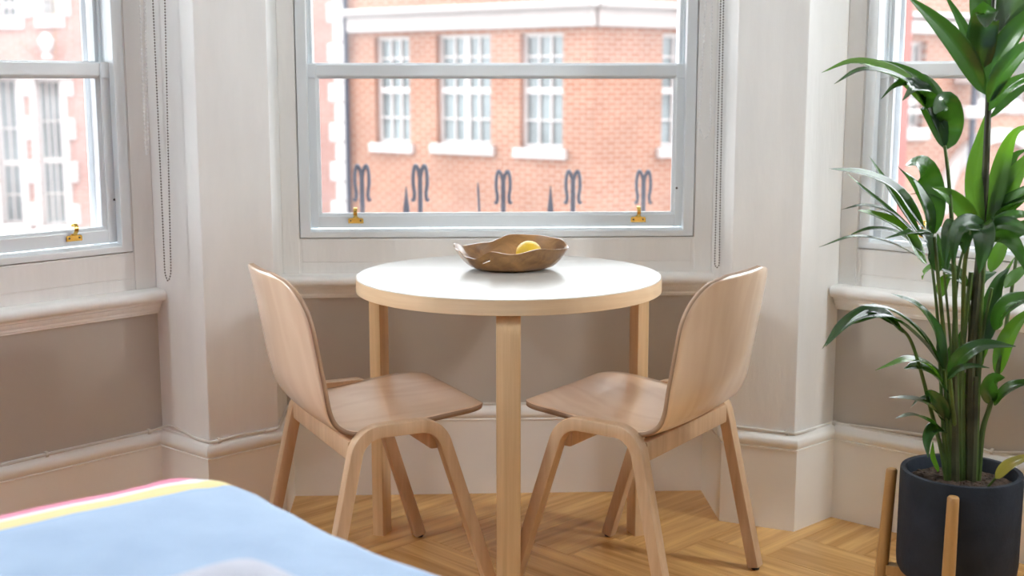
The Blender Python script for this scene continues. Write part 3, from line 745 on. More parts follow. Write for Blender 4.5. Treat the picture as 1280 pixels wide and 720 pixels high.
lo_ = lemon.build('lemon', M['lemon'], smooth=True)
lc = aty(661, 319, bc.y+0.01)
lo_.matrix_world = Matrix.Translation((lc.x, lc.y, TH+0.0410)) @ Matrix.Rotation(0.5, 4, 'Z') @ Matrix.Rotation(PI/2-0.1, 4, 'X')
tag(lo_, 'yellow lemon lying in the brown wooden bowl', 'fruit')

# ================================================================== bed, blanket, cushion
BZ = 0.55
b0 = onz(254, 598, BZ); b1 = onz(530, 722, BZ); b2 = onz(0, 651, BZ)
da = (b1-b0); da.z = 0; da.normalize(); db = Vector((da.y, -da.x, 0)); 
if db.dot(b2-b0) < 0: db = -db
bed_mw = Matrix(((da.x, db.x, 0, b0.x), (da.y, db.y, 0, b0.y), (0, 0, 1, 0), (0, 0, 0, 1)))     # x: along the foot end, y: along the side
BLX, BLY = 1.42, 1.75
bd = empty('bed', mw=bed_mw); tag(bd, 'bed with pale mattress under the blue striped blanket', 'bed')
MB().box(0.035, BLX-0.035, 0.035, BLY-0.035, 0.28, 0.555).build('mattress', M['mattress'], bd, bevel=0.05, segs=4)
MB().box(0.05, BLX-0.05, 0.05, BLY-0.05, 0.10, 0.278).build('bed_base', M['linen'], bd, bevel=0.01)
for x, y in ((0.12, 0.12), (BLX-0.12, 0.12), (0.12, BLY-0.12), (BLX-0.12, BLY-0.12)):
    MB().lathe([(0.018, 0.0), (0.026, 0.10)], 12, c=(x, y, 0)).build('leg', M['beech'], bd)
m, nt, N, L, b = nmat('blue_striped_blanket')
tc = N.new('ShaderNodeTexCoord'); sx = N.new('ShaderNodeSeparateXYZ'); L.new(tc.outputs['Object'], sx.inputs[0])
nzb = N.new('ShaderNodeTexNoise'); nzb.inputs['Scale'].default_value = 9; nzb.inputs['Detail'].default_value = 6; L.new(tc.outputs['Object'], nzb.inputs['Vector'])
blue = ramp(N, [(0.3, (0.215, 0.315, 0.47)), (0.7, (0.275, 0.385, 0.54))]); L.new(nzb.outputs[0], blue.inputs[0])
def over(prev, lo, hi, col):
    g1 = N.new('ShaderNodeMath'); g1.operation = 'GREATER_THAN'; g1.inputs[1].default_value = lo; L.new(sx.outputs[0], g1.inputs[0])
    g2 = N.new('ShaderNodeMath'); g2.operation = 'LESS_THAN'; g2.inputs[1].default_value = hi; L.new(sx.outputs[0], g2.inputs[0])
    g = N.new('ShaderNodeMath'); g.operation = 'MULTIPLY'; L.new(g1.outputs[0], g.inputs[0]); L.new(g2.outputs[0], g.inputs[1])
    mx = N.new('ShaderNodeMix'); mx.data_type = 'RGBA'; L.new(g.outputs[0], mx.inputs[0]); L.new(prev, mx.inputs[6]); mx.inputs[7].default_value = (*col, 1); return mx.outputs[2]
c = over(blue.outputs[0], 0.154, 0.166, (0.20, 0.33, 0.56)); c = over(c, 0.100, 0.154, (0.60, 0.48, 0.18)); c = over(c, 0.074, 0.100, (0.66, 0.63, 0.63)); c = over(c, -0.05, 0.074, (0.60, 0.12, 0.22))
L.new(c, b.inputs['Base Color']); b.inputs['Roughness'].default_value = 0.92; b.inputs['Sheen Weight'].default_value = 0.25
n3 = N.new('ShaderNodeTexNoise'); n3.inputs['Scale'].default_value = 350; L.new(tc.outputs['Object'], n3.inputs['Vector'])
bp = N.new('ShaderNodeBump'); bp.inputs['Strength'].default_value = 0.2; bp.inputs['Distance'].default_value = 0.003; L.new(n3.outputs[0], bp.inputs['Height']); L.new(bp.outputs[0], b.inputs['Normal'])
M['blanket'] = m
def rr_loop(e, n=10):
    """rounded rectangle inset by e"""
    r = max(0.005, 0.10 - 0.5*e); out = []
    x0, x1, y0, y1 = e, BLX-e, e, BLY-e
    for cx, cy, a0 in ((x1-r, y1-r, 0), (x0+r, y1-r, PI/2), (x0+r, y0+r, PI), (x1-r, y0+r, 1.5*PI)):
        for i in range(n+1):
            t = a0 + PI/2*i/n; out.append((cx+r*math.cos(t), cy+r*math.sin(t)))
    res = []
    for i in range(len(out)):                              # subdivide the straight runs
        p, q = Vector(out[i]), Vector(out[(i+1) % len(out)]); k = 24 if (i+1) % (n+1) == 0 else 1
        for s in range(k): res.append(p.lerp(q, s/k))
    return res
from mathutils import noise as mnoise
loops = []
for e, z in [(-0.012, 0.13), (-0.008, 0.25), (-0.004, 0.38), (0.0, 0.45), (0.004, 0.485)] + [(0.004+0.055*(1-math.cos(PI/2*k/8)), 0.485+0.052*math.sin(PI/2*k/8)) for k in range(1, 9)] + [(0.10, 0.544), (0.16, 0.549), (0.24, 0.552), (0.33, 0.552), (0.43, 0.55), (0.53, 0.55), (0.63, 0.55)]:
    lp = []
    for p in rr_loop(e):
        w = 0.010*mnoise.noise(Vector((p.x*5, p.y*5, 1.3))) + 0.004*mnoise.noise(Vector((p.x*14, p.y*14, 4)))
        hang = max(0, (0.5-z)/0.37)
        fold = 0.012*hang*math.sin(26*(p.x-p.y))
        c2 = Vector((BLX/2, BLY/2)); dd = (p-c2).normalized()
        lp.append((p.x + dd.x*fold, p.y + dd.y*fold, (z + 0.040*min(1, max(0, (z-0.13)/0.3))) + (w if z > 0.47 else 0)))
    loops.append(lp)
n_ = len(loops[0]); bmb = MB().loft(loops, True, False)
bmb.add(loops[-1], [tuple(range(n_))])
bl = bmb.build('blanket', M['blanket'], mw=bed_mw, smooth=True)
sm = bl.modifiers.new('cloth_thickness', 'SOLIDIFY'); sm.thickness = 0.006; sm.offset = 1
tag(bl, 'pale blue wool blanket with yellow striped border draped over the bed', 'blanket')
pc = onz(322, 726, 0.62)
def pillow(sx_, sy_, sz_, n=20):
    mb = MB(); vs_ = []; fs = []
    for side in (1, -1):
        for i in range(n+1):
            for j in range(n+1):
                u, v = -1+2*i/n, -1+2*j/n
                h = ((1-u**4)*(1-v**4))**0.5
                pin = 1 - 0.06*(abs(u*v))**0.5 + 0.0
                vs_.append((u*sx_*(1-0.07*(1-abs(v)**2)*abs(u)), v*sy_*(1-0.07*(1-abs(u)**2)*abs(v)), side*sz_*h))
    for side in (0, 1):
        b_ = side*(n+1)**2
        for i in range(n):
            for j in range(n):
                a = b_+i*(n+1)+j; fs.append((a, a+1, a+n+2, a+n+1))
    mb.add(vs_, fs); me = mb.mesh('cushion', False)
    bm2 = bmesh.new(); bm2.from_mesh(me); bmesh.ops.remove_doubles(bm2, verts=bm2.verts, dist=0.0005); bmesh.ops.recalc_face_normals(bm2, faces=bm2.faces)
    for f in bm2.faces: f.smooth = True
    bm2.to_mesh(me); bm2.free(); return me
cu = empty('cushion', mw=Matrix.Translation((-0.302, 1.246, 0.655)) @ Matrix.Rotation(math.radians(45), 4, 'Z'))
link('cushion_cover', pillow(0.13, 0.13, 0.040), cu, M['linen']); 
tag(cu, 'small pale grey cushion lying on the blue blanket', 'cushion')
pp = [(0.215*math.cos(a), 0.215*math.sin(a), 0.0) for a in ()]

# ================================================================== blind chains
def beads(name, pts, r, gap, mat, label):
    pts = [Vector(p) for p in pts]; mb = MB(); carry = 0.0
    root = empty(name, pts[0].lerp(pts[-1], 0.5))
    off = root.location.copy()
    ln = MB().tube([p-off for p in pts], r*0.2, 5); ln.build('cord', mat, root)
    for i in range(len(pts)-1):
        d = (pts[i+1]-pts[i]).length; s = carry
        while s < d:
            mb.sphere(pts[i].lerp(pts[i+1], s/d)-off, r, 6, 5); s += gap
        carry = s - d
    o = mb.build('bead_string', mat, root, smooth=True); o['kind'] = 'stuff'
    tag(root, label, 'blind chain')
    return root
def px_line(pp_, p0, n): return [onplane(x, y, p0, n) for x, y in pp_]
def loop_path(l0, l1, bot, r1, r0, p0, n):
    """down one strand, round the bottom, up the other; photo pixels on a vertical plane"""
    a, b_, c_, d_, e_ = px_line([l0, l1, bot, r1, r0], p0, n)
    mid = [b_ + (c_-b_)*0, ]
    arc = spline([a.lerp(b_, 0.9), b_, b_.lerp(c_, 0.5)+(c_-d_).normalized()*0.0 + Vector((0, 0, -0.25*(b_.z-c_.z))), c_, d_.lerp(c_, 0.5)+Vector((0, 0, -0.25*(d_.z-c_.z))), d_, e_.lerp(d_, 0.9)], 5)
    up_a = a + (a-b_)*0.7; up_e = e_ + (e_-d_)*0.7
    return [up_a, a] + arc + [e_, up_e]
nL3, nC3, nR3 = (Vector((v.x, v.y, 0)) for v in (nL, nC, nR))
DL3 = Vector((DL.x, DL.y, 0)); PC3 = Vector((0, 3.677, 0))
pl1 = DL3 + nL3*0.13; pl2 = DL3 + nL3*0.05
beads('metal_bead_chain', loop_path((191, 0), (206, 338), (210, 351), (213.5, 338), (206, 0), pl1, nL3), 0.0023, 0.0074, M['chain_steel'], 'dark steel bead chain loop hanging beside the pier by the bed')
beads('white_bead_chain', loop_path((175, 0), (182, 184), (183.5, 194), (185.5, 184), (180.5, 0), pl2, nL3), 0.0032, 0.0099, M['chain_white'], 'white bead chain loop beside the dark chain near the bed')
pl3 = PC3 + nC3*0.02; pl4 = PC3 + nC3*0.12
beads('white_bead_chain', loop_path((882.5, 0), (873.5, 155), (881, 173.5), (888, 158), (889.5, 0), pl3, nC3), 0.0032, 0.0099, M['chain_white'], 'white bead chain loop beside the middle window, next to the steel chain')
beads('metal_bead_chain', loop_path((901, 0), (893.5, 328), (896, 334.5), (899, 328), (904.5, 0), pl4, nC3), 0.0023, 0.0074, M['chain_steel'], 'dark steel bead chain loop by the middle window above the chair back')

# ================================================================== cable along the skirting
segs = {'L': (DL3 - nL3*0.011, nL3), 'C': (PC3 - nC3*0.011, nC3), 'R': (Vector((DR.x, DR.y, 0)) - nR3*0.011, nR3)}
def wplane(i, j, o=-0.011):
    p, q = PLAN[i], PLAN[j]; d = (q-p).normalized(); n = Vector((d.y, -d.x, 0)); return (Vector((p.x, p.y, 0)) + n*o, n)
pls = {'L': wplane(0, 1), 'l1': wplane(1, 2), 'l2': wplane(2, 3), 'l3': wplane(3, 4), 'C': wplane(4, 5), 'r1': wplane(5, 6), 'r2': wplane(6, 7), 'r3': wplane(7, 8), 'R': wplane(8, 9)}
cp = [('L', -60, 600), ('L', 0, 583), ('L', 58, 568), ('L', 130, 552), ('L', 186, 539.5), ('l1', 210, 532.5), ('l1', 226, 538), ('l1', 246, 549), ('l2', 262, 552.5), ('l2', 274, 551), ('l2', 300, 543.5), ('l2', 333, 538.5), ('l2', 348, 534), ('l3', 357, 516), ('C', 366, 507), ('C', 400, 506), ('C', 500, 505.5), ('C', 613, 504.5), ('C', 740, 503.5), ('C', 860, 503), ('r1', 890, 508), ('r1', 903, 523), ('r2', 916, 532), ('r2', 950, 537), ('r2', 984, 541), ('r3', 996, 542), ('r3', 1012, 538), ('R', 1040, 529.5), ('R', 1080, 533.5), ('R', 1150, 543), ('R', 1205, 553), ('R', 1240, 564.5), ('R', 1290, 567), ('R', 1360, 584)]
cpts = [onplane(x, y, *pls[k]) for k, x, y in cp]
cb = empty('power_cable', (cpts[0].x, cpts[0].y, 0)); tag(cb, 'thin white cable clipped along the top of the skirting round the bay', 'cable')
off = cb.location.copy()
MB().tube([p-off for p in spline(cpts, 6)], 0.0034, 8).build('cable_sheath', M['cable'], cb, smooth=True)
for k, x, y in (('L', 58, 568), ('L', 186, 539.5), ('l2', 274, 551), ('l2', 333, 538.5), ('C', 366, 507), ('r2', 984, 541), ('R', 1043, 529.5), ('R', 1240, 564.5)):
    p = onplane(x, y, *pls[k]) - off; n = pls[k][1]; t = n.cross(Vector((0, 0, 1)))
    pth = [p + n*(0.0062*math.cos(a)) + Vector((0, 0, 0.0062*math.sin(a))) for a in (PI*1.0*i/8 - PI/2 for i in range(9))]
    MB().sweep([p - n*0.006 + Vector((0, 0, -0.0062))] + pth + [p - n*0.006 + Vector((0, 0, 0.0062))], rrect(0.004, 0.0012, 0.0005, 1), t).build('cable_clip', M['cable'], cb, smooth=True)

# ================================================================== potted palm in its stand
def leaf_mat(name, c1, c2, trans, rough=0.28):
    m, nt, N, L, b = nmat(name)
    tc = N.new('ShaderNodeTexCoord'); oi = N.new('ShaderNodeObjectInfo')
    nz = N.new('ShaderNodeTexNoise'); nz.inputs['Scale'].default_value = 7; nz.inputs['Detail'].default_value = 4; L.new(tc.outputs['Object'], nz.inputs['Vector'])
    ma = N.new('ShaderNodeMath'); ma.operation = 'MULTIPLY_ADD'; ma.inputs[1].default_value = 0.5; L.new(oi.outputs['Random'], ma.inputs[0])
    sb = N.new('ShaderNodeMath'); sb.operation = 'SUBTRACT'; sb.inputs[1].default_value = 0.25; L.new(nz.outputs[0], sb.inputs[0]); L.new(sb.outputs[0], ma.inputs[2])
    r = ramp(N, [(0.2, c1), (0.8, c2)]); L.new(ma.outputs[0], r.inputs[0]); L.new(r.outputs[0], b.inputs['Base Color'])
    b.inputs['Roughness'].default_value = rough; b.inputs['Specular IOR Level'].default_value = 0.6; b.inputs['Coat Weight'].default_value = 0.6; b.inputs['Coat Roughness'].default_value = 0.18
    tl = N.new('ShaderNodeBsdfTranslucent'); mc = N.new('ShaderNodeMix'); mc.data_type = 'RGBA'; mc.blend_type = 'MULTIPLY'; mc.inputs[0].default_value = 1
    tl.inputs[0].default_value = (*trans, 1)
    mx = N.new('ShaderNodeMixShader'); mx.inputs[0].default_value = 0.38
    L.new(b.outputs[0], mx.inputs[1]); L.new(tl.outputs[0], mx.inputs[2]); L.new(mx.outputs[0], N['Material Output'].inputs[0])
    return m
M['leaf'] = leaf_mat('palm_leaf', (0.014, 0.042, 0.018), (0.030, 0.078, 0.024), (0.055, 0.17, 0.012), 0.24)
M['leaf_light'] = leaf_mat('young_palm_leaf', (0.045, 0.13, 0.02), (0.08, 0.19, 0.03), (0.15, 0.36, 0.02), 0.26)
M['leaf_dry'] = leaf_mat('yellowing_leaf', (0.20, 0.17, 0.03), (0.26, 0.24, 0.05), (0.35, 0.32, 0.05))
M['stem'] = plain('palm_stem', (0.075, 0.125, 0.025), 0.4, var=0.35, scale=14)
M['stem_dark'] = plain('palm_cane', (0.050, 0.052, 0.020), 0.5, var=0.5, scale=18)

PYD = 2.73
pcx = (1202-640)/1600*2.83
POT = Vector((pcx, PYD, 0))
palm = empty('potted_palm', (POT.x, POT.y, 0.125)); tag(palm, 'tall green palm in a charcoal concrete pot by the window', 'potted plant')
R0, ZB, ZT = 0.130, 0.125, 0.366
pot = MB().lathe([(0.0, ZB), (R0-0.022, ZB), (R0-0.008, ZB+0.006), (R0-0.002, ZB+0.018), (R0, ZB+0.04), (R0, ZT-0.004), (R0-0.0015, ZT), (R0-0.012, ZT), (R0-0.0145, ZT-0.004), (R0-0.016, ZB+0.05), (0.0, ZB+0.05)], 64)
po = pot.build('pot', M['pot'], smooth=True); po.location = (POT.x, POT.y, 0)
def keep_parent(o, p):
    bpy.context.view_layer.update()
    mw = o.matrix_world.copy(); o.parent = p; o.matrix_parent_inverse = p.matrix_world.inverted(); o.matrix_world = mw
keep_parent(po, palm); po['label'] = 'charcoal concrete cylinder pot'
sb = MB(); rs = random.Random(5); rings = []
for i, rr in enumerate((0.1135, 0.10, 0.085, 0.068, 0.05, 0.032, 0.014)):
    rings.append([(rr*math.cos(2*PI*k/40), rr*math.sin(2*PI*k/40), 0.337 + 0.004*(i > 0) + rs.uniform(-0.004, 0.006)*(i > 0)) for k in range(40)])
sb.loft(rings, True, False); sb.add(rings[-1], [tuple(range(40))])
for k in range(70):
    a, rr = rs.uniform(0, 2*PI), 0.105*math.sqrt(rs.random()); s = rs.uniform(0.003, 0.007)
    sb.sphere((rr*math.cos(a), rr*math.sin(a), 0.341), (s, s*rs.uniform(.7, 1.2), s*0.8), 6, 4)
so_ = sb.build('soil', M['soil']); so_.location = (POT.x, POT.y, 0); keep_parent(so_, palm); so_['kind'] = 'stuff'

PINV = Matrix.Translation(palm.location).inverted()
def P3(x, y, dd=0.0): return aty(x, y, PYD+dd) - palm.location
def stem(pts, wpx, mat='stem', name='frond_stem'):
    p3 = spline([P3(*p) for p in pts], 6); n = len(p3)
    rad = [0.5*(wpx[0] + (wpx[1]-wpx[0])*i/(n-1))*2.85/1600 for i in range(n)]
    return MB().tube(p3, rad, 8).build(name, M[mat], palm, smooth=True)
rl_ = random.Random(21)
def leaflet(par, pts, w, roll=None, mat='leaf', fold=0.35, dtip=None, dbase=0.0, blunt=0.0, lift=None):
    if roll is None: roll = rl_.uniform(-0.6, 0.6)
    if dtip is None: dtip = rl_.uniform(-0.12, 0.10)
    k = len(pts)
    P = [P3(p[0], p[1], (p[2] if len(p) > 2 else dbase + (dtip-dbase)*(i/(k-1))**1.2)) for i, p in enumerate(pts)]
    c = spline(P, max(4, 15//(k-1))); n = len(c); vs_ = []; fs = []
    L_ = [0.0]
    for i in range(1, n): L_.append(L_[-1] + (c[i]-c[i-1]).length)
    W = w*2.85/1600*0.5
    xs = (-1, -0.75, -0.5, -0.25, 0, 0.25, 0.5, 0.75, 1)
    if lift is None: lift = 0.12 if blunt > 0 else (0.38 if len(pts[-1]) > 2 else 0.55)
    roll *= 0.45
    for i, p in enumerate(c):
        t = L_[i]/L_[-1]
        tan = (c[min(i+1, n-1)]-c[max(i-1, 0)]).normalized()
        view = (p + palm.location - CAMP).normalized()
        nd = (-view*(1-lift) + Vector((0, 0, 1))*lift); wd = tan.cross(nd)
        if wd.length < 0.15: wd = wd + Vector((0.15, 0, 0))
        wd = Matrix.Rotation(roll, 3, tan) @ wd.normalized(); nn = wd.cross(tan).normalized()
        if nn.dot(nd) < 0: nn = -nn
        tp = tan - view*tan.dot(view); wp = wd - view*wd.dot(view)
        if tp.length > 0.2: wp = wp - tp.normalized()*wp.dot(tp.normalized())
        fac = min(1.0, max(0.45, wp.length))
        ww = W/fac*(max(0.0, math.sin(PI*min(1, t**0.70*0.985+0.012))))**(0.95 - 0.40*blunt) + 0.0005
        for q, s in enumerate(xs):
            pl = (abs(s)*fold*0.8 + (0.045 if q % 2 else -0.045))*ww
            vs_.append(p + wd*(s*ww) + nn*pl)
    m_ = len(xs)
    for i in range(n-1):
        for q in range(m_-1): fs.append((i*m_+q, i*m_+q+1, (i+1)*m_+q+1, (i+1)*m_+q))
    me = bpy.data.meshes.new('leaflet'); me.from_pydata([tuple(v) for v in vs_], [], fs); me.materials.append(M[mat])
    for f in me.polygons: f.use_smooth = True
    o = bpy.data.objects.new('leaflet', me); C.objects.link(o); o.parent = par
    return o
def frond(sp, wpx, leaves, smat='stem'):
    s = stem(sp, wpx, smat)
    for lf in leaves: leaflet(s, *lf[:2], **(lf[2] if len(lf) > 2 else {}))
    return s
LT, DRY = dict(mat='leaf_light'), dict(mat='leaf_dry')
# tall frond leaning out of the top of the picture
frond([(1212, 606), (1213, 470), (1219, 380), (1229, 270, .01), (1234, 170, .01), (1237, 90, .02), (1241, 20, .03), (1246, -50, .05)], (13, 5), [
    ([(1232, 118), (1203, 66), (1170, 27), (1133, -6)], 25, dict(lift=.15, roll=0.25, dbase=.01, dtip=-.10)),
    ([(1230, 92), (1211, 48), (1196, 18), (1178, -12)], 12, dict(lift=.15, roll=0.5, dtip=.02)),
    ([(1226, 86), (1226, 56), (1231, 24, -.03), (1233, 17, -.06), (1232, 34, -.10)], 34, dict(lift=.15, roll=0.0, blunt=1, fold=.25)),
    ([(1234, 104), (1250, 66), (1276, 30), (1312, -6)], 26, dict(lift=.15, roll=-.3, dtip=-.08)),
    ([(1235, 128), (1252, 92), (1282, 60), (1318, 42)], 22, dict(lift=.15, roll=-.2, dtip=-.12)),
    ([(1236, 138), (1256, 112), (1284, 96), (1310, 90)], 14, dict(lift=.15, roll=-.4, dtip=-.1)),
    ([(1238, 147), (1258, 126), (1284, 107), (1306, 98)], 9, dict(lift=.15, roll=.5, dtip=.0)),
    ([(1236, 60), (1226, 20), (1214, -30)], 24, dict(lift=.15, roll=.2, dtip=.05)),
    ([(1240, 66), (1240, 20), (1243, -40)], 28, dict(lift=.15, roll=.1, dtip=.08)),
    ([(1242, 70), (1258, 30), (1280, -14), (1296, -40)], 26, dict(lift=.15, roll=-.2, dtip=.1, mat='leaf')),
    ([(1243, 74), (1266, 40), (1290, 6), (1310, -20)], 24, dict(lift=.15, roll=-.4, dtip=.02)),
    ([(1238, 50), (1252, 10), (1262, -40)], 22, dict(lift=.15, roll=.3, dtip=.12)),
], 'stem_dark')
# arching frond with a folded leaf reaching over to the pier
frond([(1197, 606), (1196, 500), (1194, 400), (1191, 300, -.02), (1186, 225, -.02), (1181, 182, -.02)], (8, 4), [
    ([(1182, 186), (1188, 158), (1186, 132, -.04), (1178, 127, -.07), (1168, 142, -.09)], 30, dict(blunt=1, roll=-.15, fold=.2)),
    ([(1181, 186), (1171, 152), (1156, 122), (1143, 111, -.06), (1128, 126, -.09)], 24, dict(roll=.15)),
    ([(1174, 166), (1160, 126), (1140, 106), (1118, 108, -.05), (1101, 124, -.07)], 11, dict(roll=.5)),
    ([(1168, 150), (1142, 112), (1112, 93), (1076, 88), (1043, 105)], 12, dict(roll=.8)),
    ([(1163, 140), (1130, 102), (1098, 84), (1064, 78), (1027, 91)], 14, dict(roll=.7, mat='leaf_light')),
    ([(1178, 150), (1166, 118), (1150, 98), (1126, 84), (1100, 75)], 12, dict(roll=-.7, dtip=.06)),
    ([(1180, 160), (1172, 120), (1152, 96), (1130, 92)], 12, dict(roll=.9, dtip=.08)),
])
# fan of leaves at half height towards the pier
frond([(1191, 606), (1187, 500), (1180, 420), (1173, 350, -.03), (1168, 296, -.04)], (7, 4), [
    ([(1166, 296), (1155, 262), (1138, 228), (1121, 207)], 19, dict(roll=.3, dtip=-.10)),
    ([(1168, 292), (1168, 250), (1160, 218), (1146, 203, -.08), (1132, 207, -.11)], 28, dict(roll=-.1, blunt=.6, fold=.2)),
    ([(1152, 296), (1126, 256), (1106, 226), (1087, 196)], 9, dict(roll=.4)),
    ([(1156, 286), (1120, 240), (1082, 219), (1036, 211)], 16, dict(roll=.6, dtip=-.08)),
    ([(1142, 288), (1104, 256), (1080, 236), (1058, 216)], 5, dict(roll=.4)),
    ([(1158, 330), (1128, 290), (1098, 272), (1072, 263)], 18, dict(roll=.3, mat='leaf_light', dtip=-.1)),
    ([(1144, 292), (1112, 266), (1082, 257), (1052, 262)], 7, dict(roll=.9)),
    ([(1150, 322), (1112, 303), (1068, 296), (1024, 309)], 6, dict(roll=.9)),
    ([(1156, 318), (1122, 292), (1088, 286), (1056, 297)], 6, dict(roll=.6)),
    ([(1170, 318), (1158, 298), (1142, 290, -.08), (1106, 298, -.1)], 10, dict(roll=.8)),
    ([(1198, 264), (1176, 248), (1158, 242), (1136, 243)], 6, dict(roll=1.0, dtip=.05)),
    ([(1174, 340), (1163, 312), (1152, 294), (1140, 292, -.08)], 16, dict(roll=.2)),
    ([(1174, 340), (1175, 316), (1172, 292)], 13, dict(roll=-.2)),
])
# broad upright leaves in front of the glass
frond([(1218, 606), (1222, 480), (1226, 380), (1231, 310), (1234, 282)], (9, 5), [
    ([(1228, 284), (1218, 246), (1219, 206), (1226, 172), (1233, 140)], 21, dict(roll=.2, mat='leaf_light', lift=.2, dtip=.05)),
    ([(1236, 284), (1246, 236), (1256, 194), (1270, 165, -.03), (1292, 156, -.06)], 22, dict(roll=-.2, dtip=.02, mat='leaf_light', lift=.2)),
    ([(1238, 284), (1256, 244), (1274, 212), (1300, 180)], 24, dict(roll=-.3, mat='leaf_light', lift=.2, dtip=.02)),
    ([(1240, 276), (1256, 230), (1266, 198), (1284, 186, .02)], 22, dict(roll=.5, dtip=.06)),
    ([(1236, 288), (1256, 264), (1278, 246), (1304, 222)], 22, dict(roll=-.3, dtip=-.06)),
    ([(1236, 290), (1254, 266), (1276, 252), (1306, 240)], 18, dict(roll=-.8, dtip=-.12)),
    ([(1222, 283), (1204, 262), (1186, 244), (1165, 234)], 22, dict(roll=.1, mat='leaf_light', lift=.2, dtip=-.04)),
    ([(1234, 290), (1262, 292), (1286, 284), (1310, 286)], 20, dict(roll=.4, dtip=-.06)),
], 'stem')
# drooping leaves just below them
frond([(1205, 606), (1203, 480), (1204, 400), (1206, 330, -.06), (1216, 284, -.08)], (7, 5), [
    ([(1236, 284, -.06), (1214, 280, -.10), (1198, 286, -.13), (1193, 306, -.15), (1192, 332, -.15)], 20, dict(roll=-.1)),
    ([(1222, 282, -.06), (1228, 286, -.11), (1230, 306, -.14), (1224, 342, -.15)], 26, dict(roll=.1)),
    ([(1202, 281, -.06), (1188, 284, -.10), (1183, 302, -.12), (1181, 334, -.12)], 15, dict(roll=.2)),
    ([(1212, 284, -.05), (1208, 290, -.07), (1206, 302, -.08), (1205, 318, -.08)], 18, dict(roll=0)),
    ([(1234, 284, -.06), (1256, 280, -.10), (1276, 286, -.14), (1300, 304, -.17)], 16, dict(roll=.4)),
    ([(1234, 284, -.05), (1256, 272, -.08), (1278, 268, -.12), (1304, 272, -.14)], 12, dict(roll=.6)),
    ([(1238, 296, -.06), (1258, 297, -.11), (1272, 312, -.14), (1284, 342, -.15)], 18, dict(roll=.2)),
    ([(1238, 340), (1246, 322), (1254, 304), (1262, 290)], 17, dict(roll=-.1, mat='leaf_light', dtip=.05)),
    ([(1199, 300, -.05), (1190, 304, -.1), (1186, 318, -.1), (1184, 338, -.1)], 12, dict(roll=-.3)),
])
# low frond arching out over the skirting
frond([(1184, 606), (1176, 560), (1163, 510), (1150, 460, -.04), (1138, 425, -.06), (1126, 410, -.07)], (6, 3.5), [
    ([(1130, 416), (1098, 393), (1062, 402), (1032, 433)], 16, dict(roll=.4, dbase=-.07, dtip=-.16)),
    ([(1124, 408), (1088, 388), (1052, 404), (1028, 436)], 9, dict(roll=.7, dbase=-.07, dtip=-.12)),
    ([(1120, 407), (1092, 394), (1072, 398), (1056, 408)], 8, dict(roll=.2, dbase=-.07, dtip=-.18)),
])
frond([(1190, 606), (1184, 540), (1182, 490), (1180, 462, -.02)], (7, 4), [
    ([(1181, 464), (1170, 418), (1148, 384), (1114, 367)], 14, dict(roll=.4, dtip=-.1)),
    ([(1180, 462), (1150, 416), (1114, 388), (1074, 381)], 10, dict(roll=.6, dtip=-.14)),
    ([(1178, 460), (1150, 424), (1110, 396), (1062, 406)], 10, dict(roll=.8, dtip=-.16)),
    ([(1184, 486), (1162, 458), (1134, 450), (1094, 463)], 10, dict(roll=.6, dtip=-.1, mat='leaf_light')),
    ([(1186, 490), (1166, 468), (1146, 460), (1130, 461)], 15, dict(roll=.2, dtip=-.08)),
    ([(1188, 500), (1184, 460), (1188, 430)], 16, dict(roll=.3, dtip=.02)),
])
# small low fronds just over the pot
frond([(1187, 606), (1184, 570), (1181, 540, -.02)], (6, 4), [
    ([(1182, 528), (1160, 506), (1138, 499), (1111, 497)], 10, dict(roll=.6, dtip=-.1)),
    ([(1180, 540), (1160, 526), (1142, 519), (1119, 523)], 9, dict(roll=.7, dtip=-.12)),
    ([(1181, 538), (1166, 538), (1159, 550), (1160, 572)], 14, dict(roll=.1, dtip=-.10)),
    ([(1184, 528), (1176, 506), (1164, 494), (1156, 492, -.06)], 17, dict(roll=-.1, blunt=.5)),
    ([(1186, 500), (1166, 496), (1148, 500), (1139, 509)], 5, dict(roll=.8)),
    ([(1172, 590), (1166, 572), (1166, 552)], 6, dict(roll=.2, mat='leaf_light')),
])
frond([(1199, 606), (1194, 540), (1189, 490, -.04), (1187, 466, -.05)], (7, 4), [
    ([(1186, 470, -.05), (1202, 446, -.09), (1230, 431, -.12), (1270, 433, -.14)], 18, dict(roll=.4)),
    ([(1184, 474, -.05), (1198, 461, -.09), (1216, 457, -.11), (1237, 460, -.12)], 8, dict(roll=.6)),
    ([(1216, 462), (1208, 480), (1200, 498), (1196, 518)], 17, dict(roll=.1, mat='leaf_light', dtip=.02)),
    ([(1196, 470), (1196, 440), (1202, 412)], 14, dict(roll=.2, dtip=.03)),
])
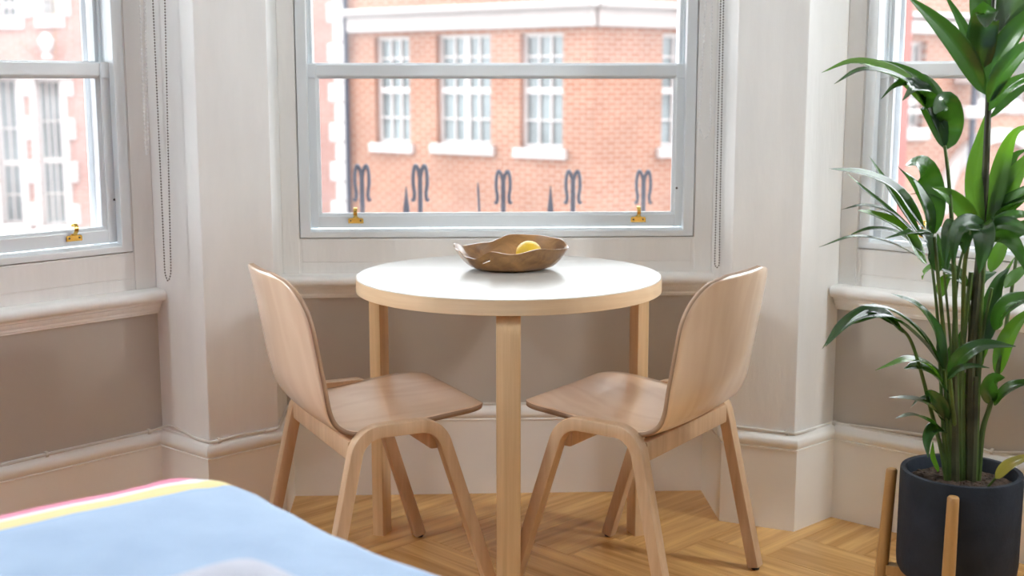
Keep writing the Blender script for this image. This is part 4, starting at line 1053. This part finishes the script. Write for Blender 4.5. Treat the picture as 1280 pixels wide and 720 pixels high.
frond([(1222, 606), (1228, 540), (1238, 505), (1250, 450), (1262, 380, .03), (1272, 310, .05)], (8, 4), [
    ([(1240, 504), (1236, 488), (1242, 474, -.05), (1256, 472, -.09)], 20, dict(roll=.2, blunt=.6)),
    ([(1242, 506), (1254, 492), (1272, 481), (1302, 474)], 12, dict(roll=.4, dtip=-.1)),
    ([(1241, 412), (1254, 390), (1274, 376), (1304, 366)], 21, dict(roll=.3, dtip=-.1)),
    ([(1246, 470), (1256, 432), (1274, 402), (1300, 380)], 20, dict(roll=-.3, mat='leaf_light', dtip=-.02)),
    ([(1228, 452), (1238, 400), (1252, 352), (1268, 322)], 12, dict(roll=.1, mat='leaf_light', dtip=.06)),
    ([(1232, 430), (1238, 386), (1248, 352), (1262, 334)], 22, dict(roll=.5, dtip=.05)),
    ([(1216, 378), (1219, 358), (1228, 346), (1246, 340)], 18, dict(roll=.3, dtip=.04)),
    ([(1176, 372), (1178, 356), (1184, 347), (1193, 345)], 13, dict(roll=.1, mat='leaf_light', dtip=.03)),
    ([(1209, 358), (1194, 342), (1178, 335), (1160, 331)], 14, dict(roll=.6, dtip=.05)),
    ([(1178, 334), (1166, 333), (1156, 340), (1153, 350)], 6, dict(roll=.3, mat='leaf_light', dtip=.03)),
    ([(1226, 460), (1222, 420), (1226, 380)], 14, dict(roll=-.4, mat='leaf_light', dtip=.04)),
    ([(1256, 360), (1270, 344), (1286, 330)], 14, dict(roll=.1, mat='leaf_light')),
])
# slim stems that only rise between the others
for pts, w in (([(1183, 606), (1177, 500), (1172, 400), (1166, 340), (1160, 300)], (5, 3)), ([(1201, 606), (1200, 500), (1205, 420), (1214, 340)], (8, 6)), ([(1208, 606), (1210, 500), (1212, 420), (1211, 360)], (5, 3)),
               ([(1215, 606), (1222, 500), (1228, 420), (1240, 360)], (6, 4)), ([(1193, 606), (1191, 520), (1189, 440), (1180, 340)], (5, 3)), ([(1206, 606), (1195, 500), (1192, 420), (1198, 340), (1208, 300)], (6, 3))):
    stem(pts, w)
stem([(1212, 608), (1215, 540), (1217, 470)], (16, 12), 'stem_dark', 'cane')
stem([(1193, 608), (1193, 540), (1192, 470)], (13, 9), 'stem_dark', 'cane')
s_ = stem([(1232, 612, -.05), (1246, 596, -.09)], (3, 3))
leaflet(s_, [(1244, 598, -.09), (1260, 582, -.12), (1280, 573, -.14), (1302, 570, -.15)], 13, roll=.3, mat='leaf_dry')

st = empty('plant_stand', (POT.x, POT.y, 0)); tag(st, 'bamboo plant stand with four round legs holding the charcoal pot', 'plant stand')
for k in range(4):
    a = math.radians(65 + 90*k); d = Vector((math.cos(a), math.sin(a), 0))
    MB().tube([d*0.166, d*0.1495 + Vector((0, 0, 0.335)), d*0.1485 + Vector((0, 0, 0.347)), d*0.1485 + Vector((0, 0, 0.350))], [0.0155, 0.0125, 0.0122, 0.0098], 16).build('leg', M['bamboo'], st, smooth=True)
for a, z in ((65, 0.102), (155, 0.1018)):
    t = math.radians(a); mm = Matrix.Rotation(t, 4, 'Z')
    MB().box(-0.150, 0.150, -0.013, 0.013, z, 0.1245 if a == 65 else 0.1244, mat=mm).build('cross_bar', M['bamboo'], st)
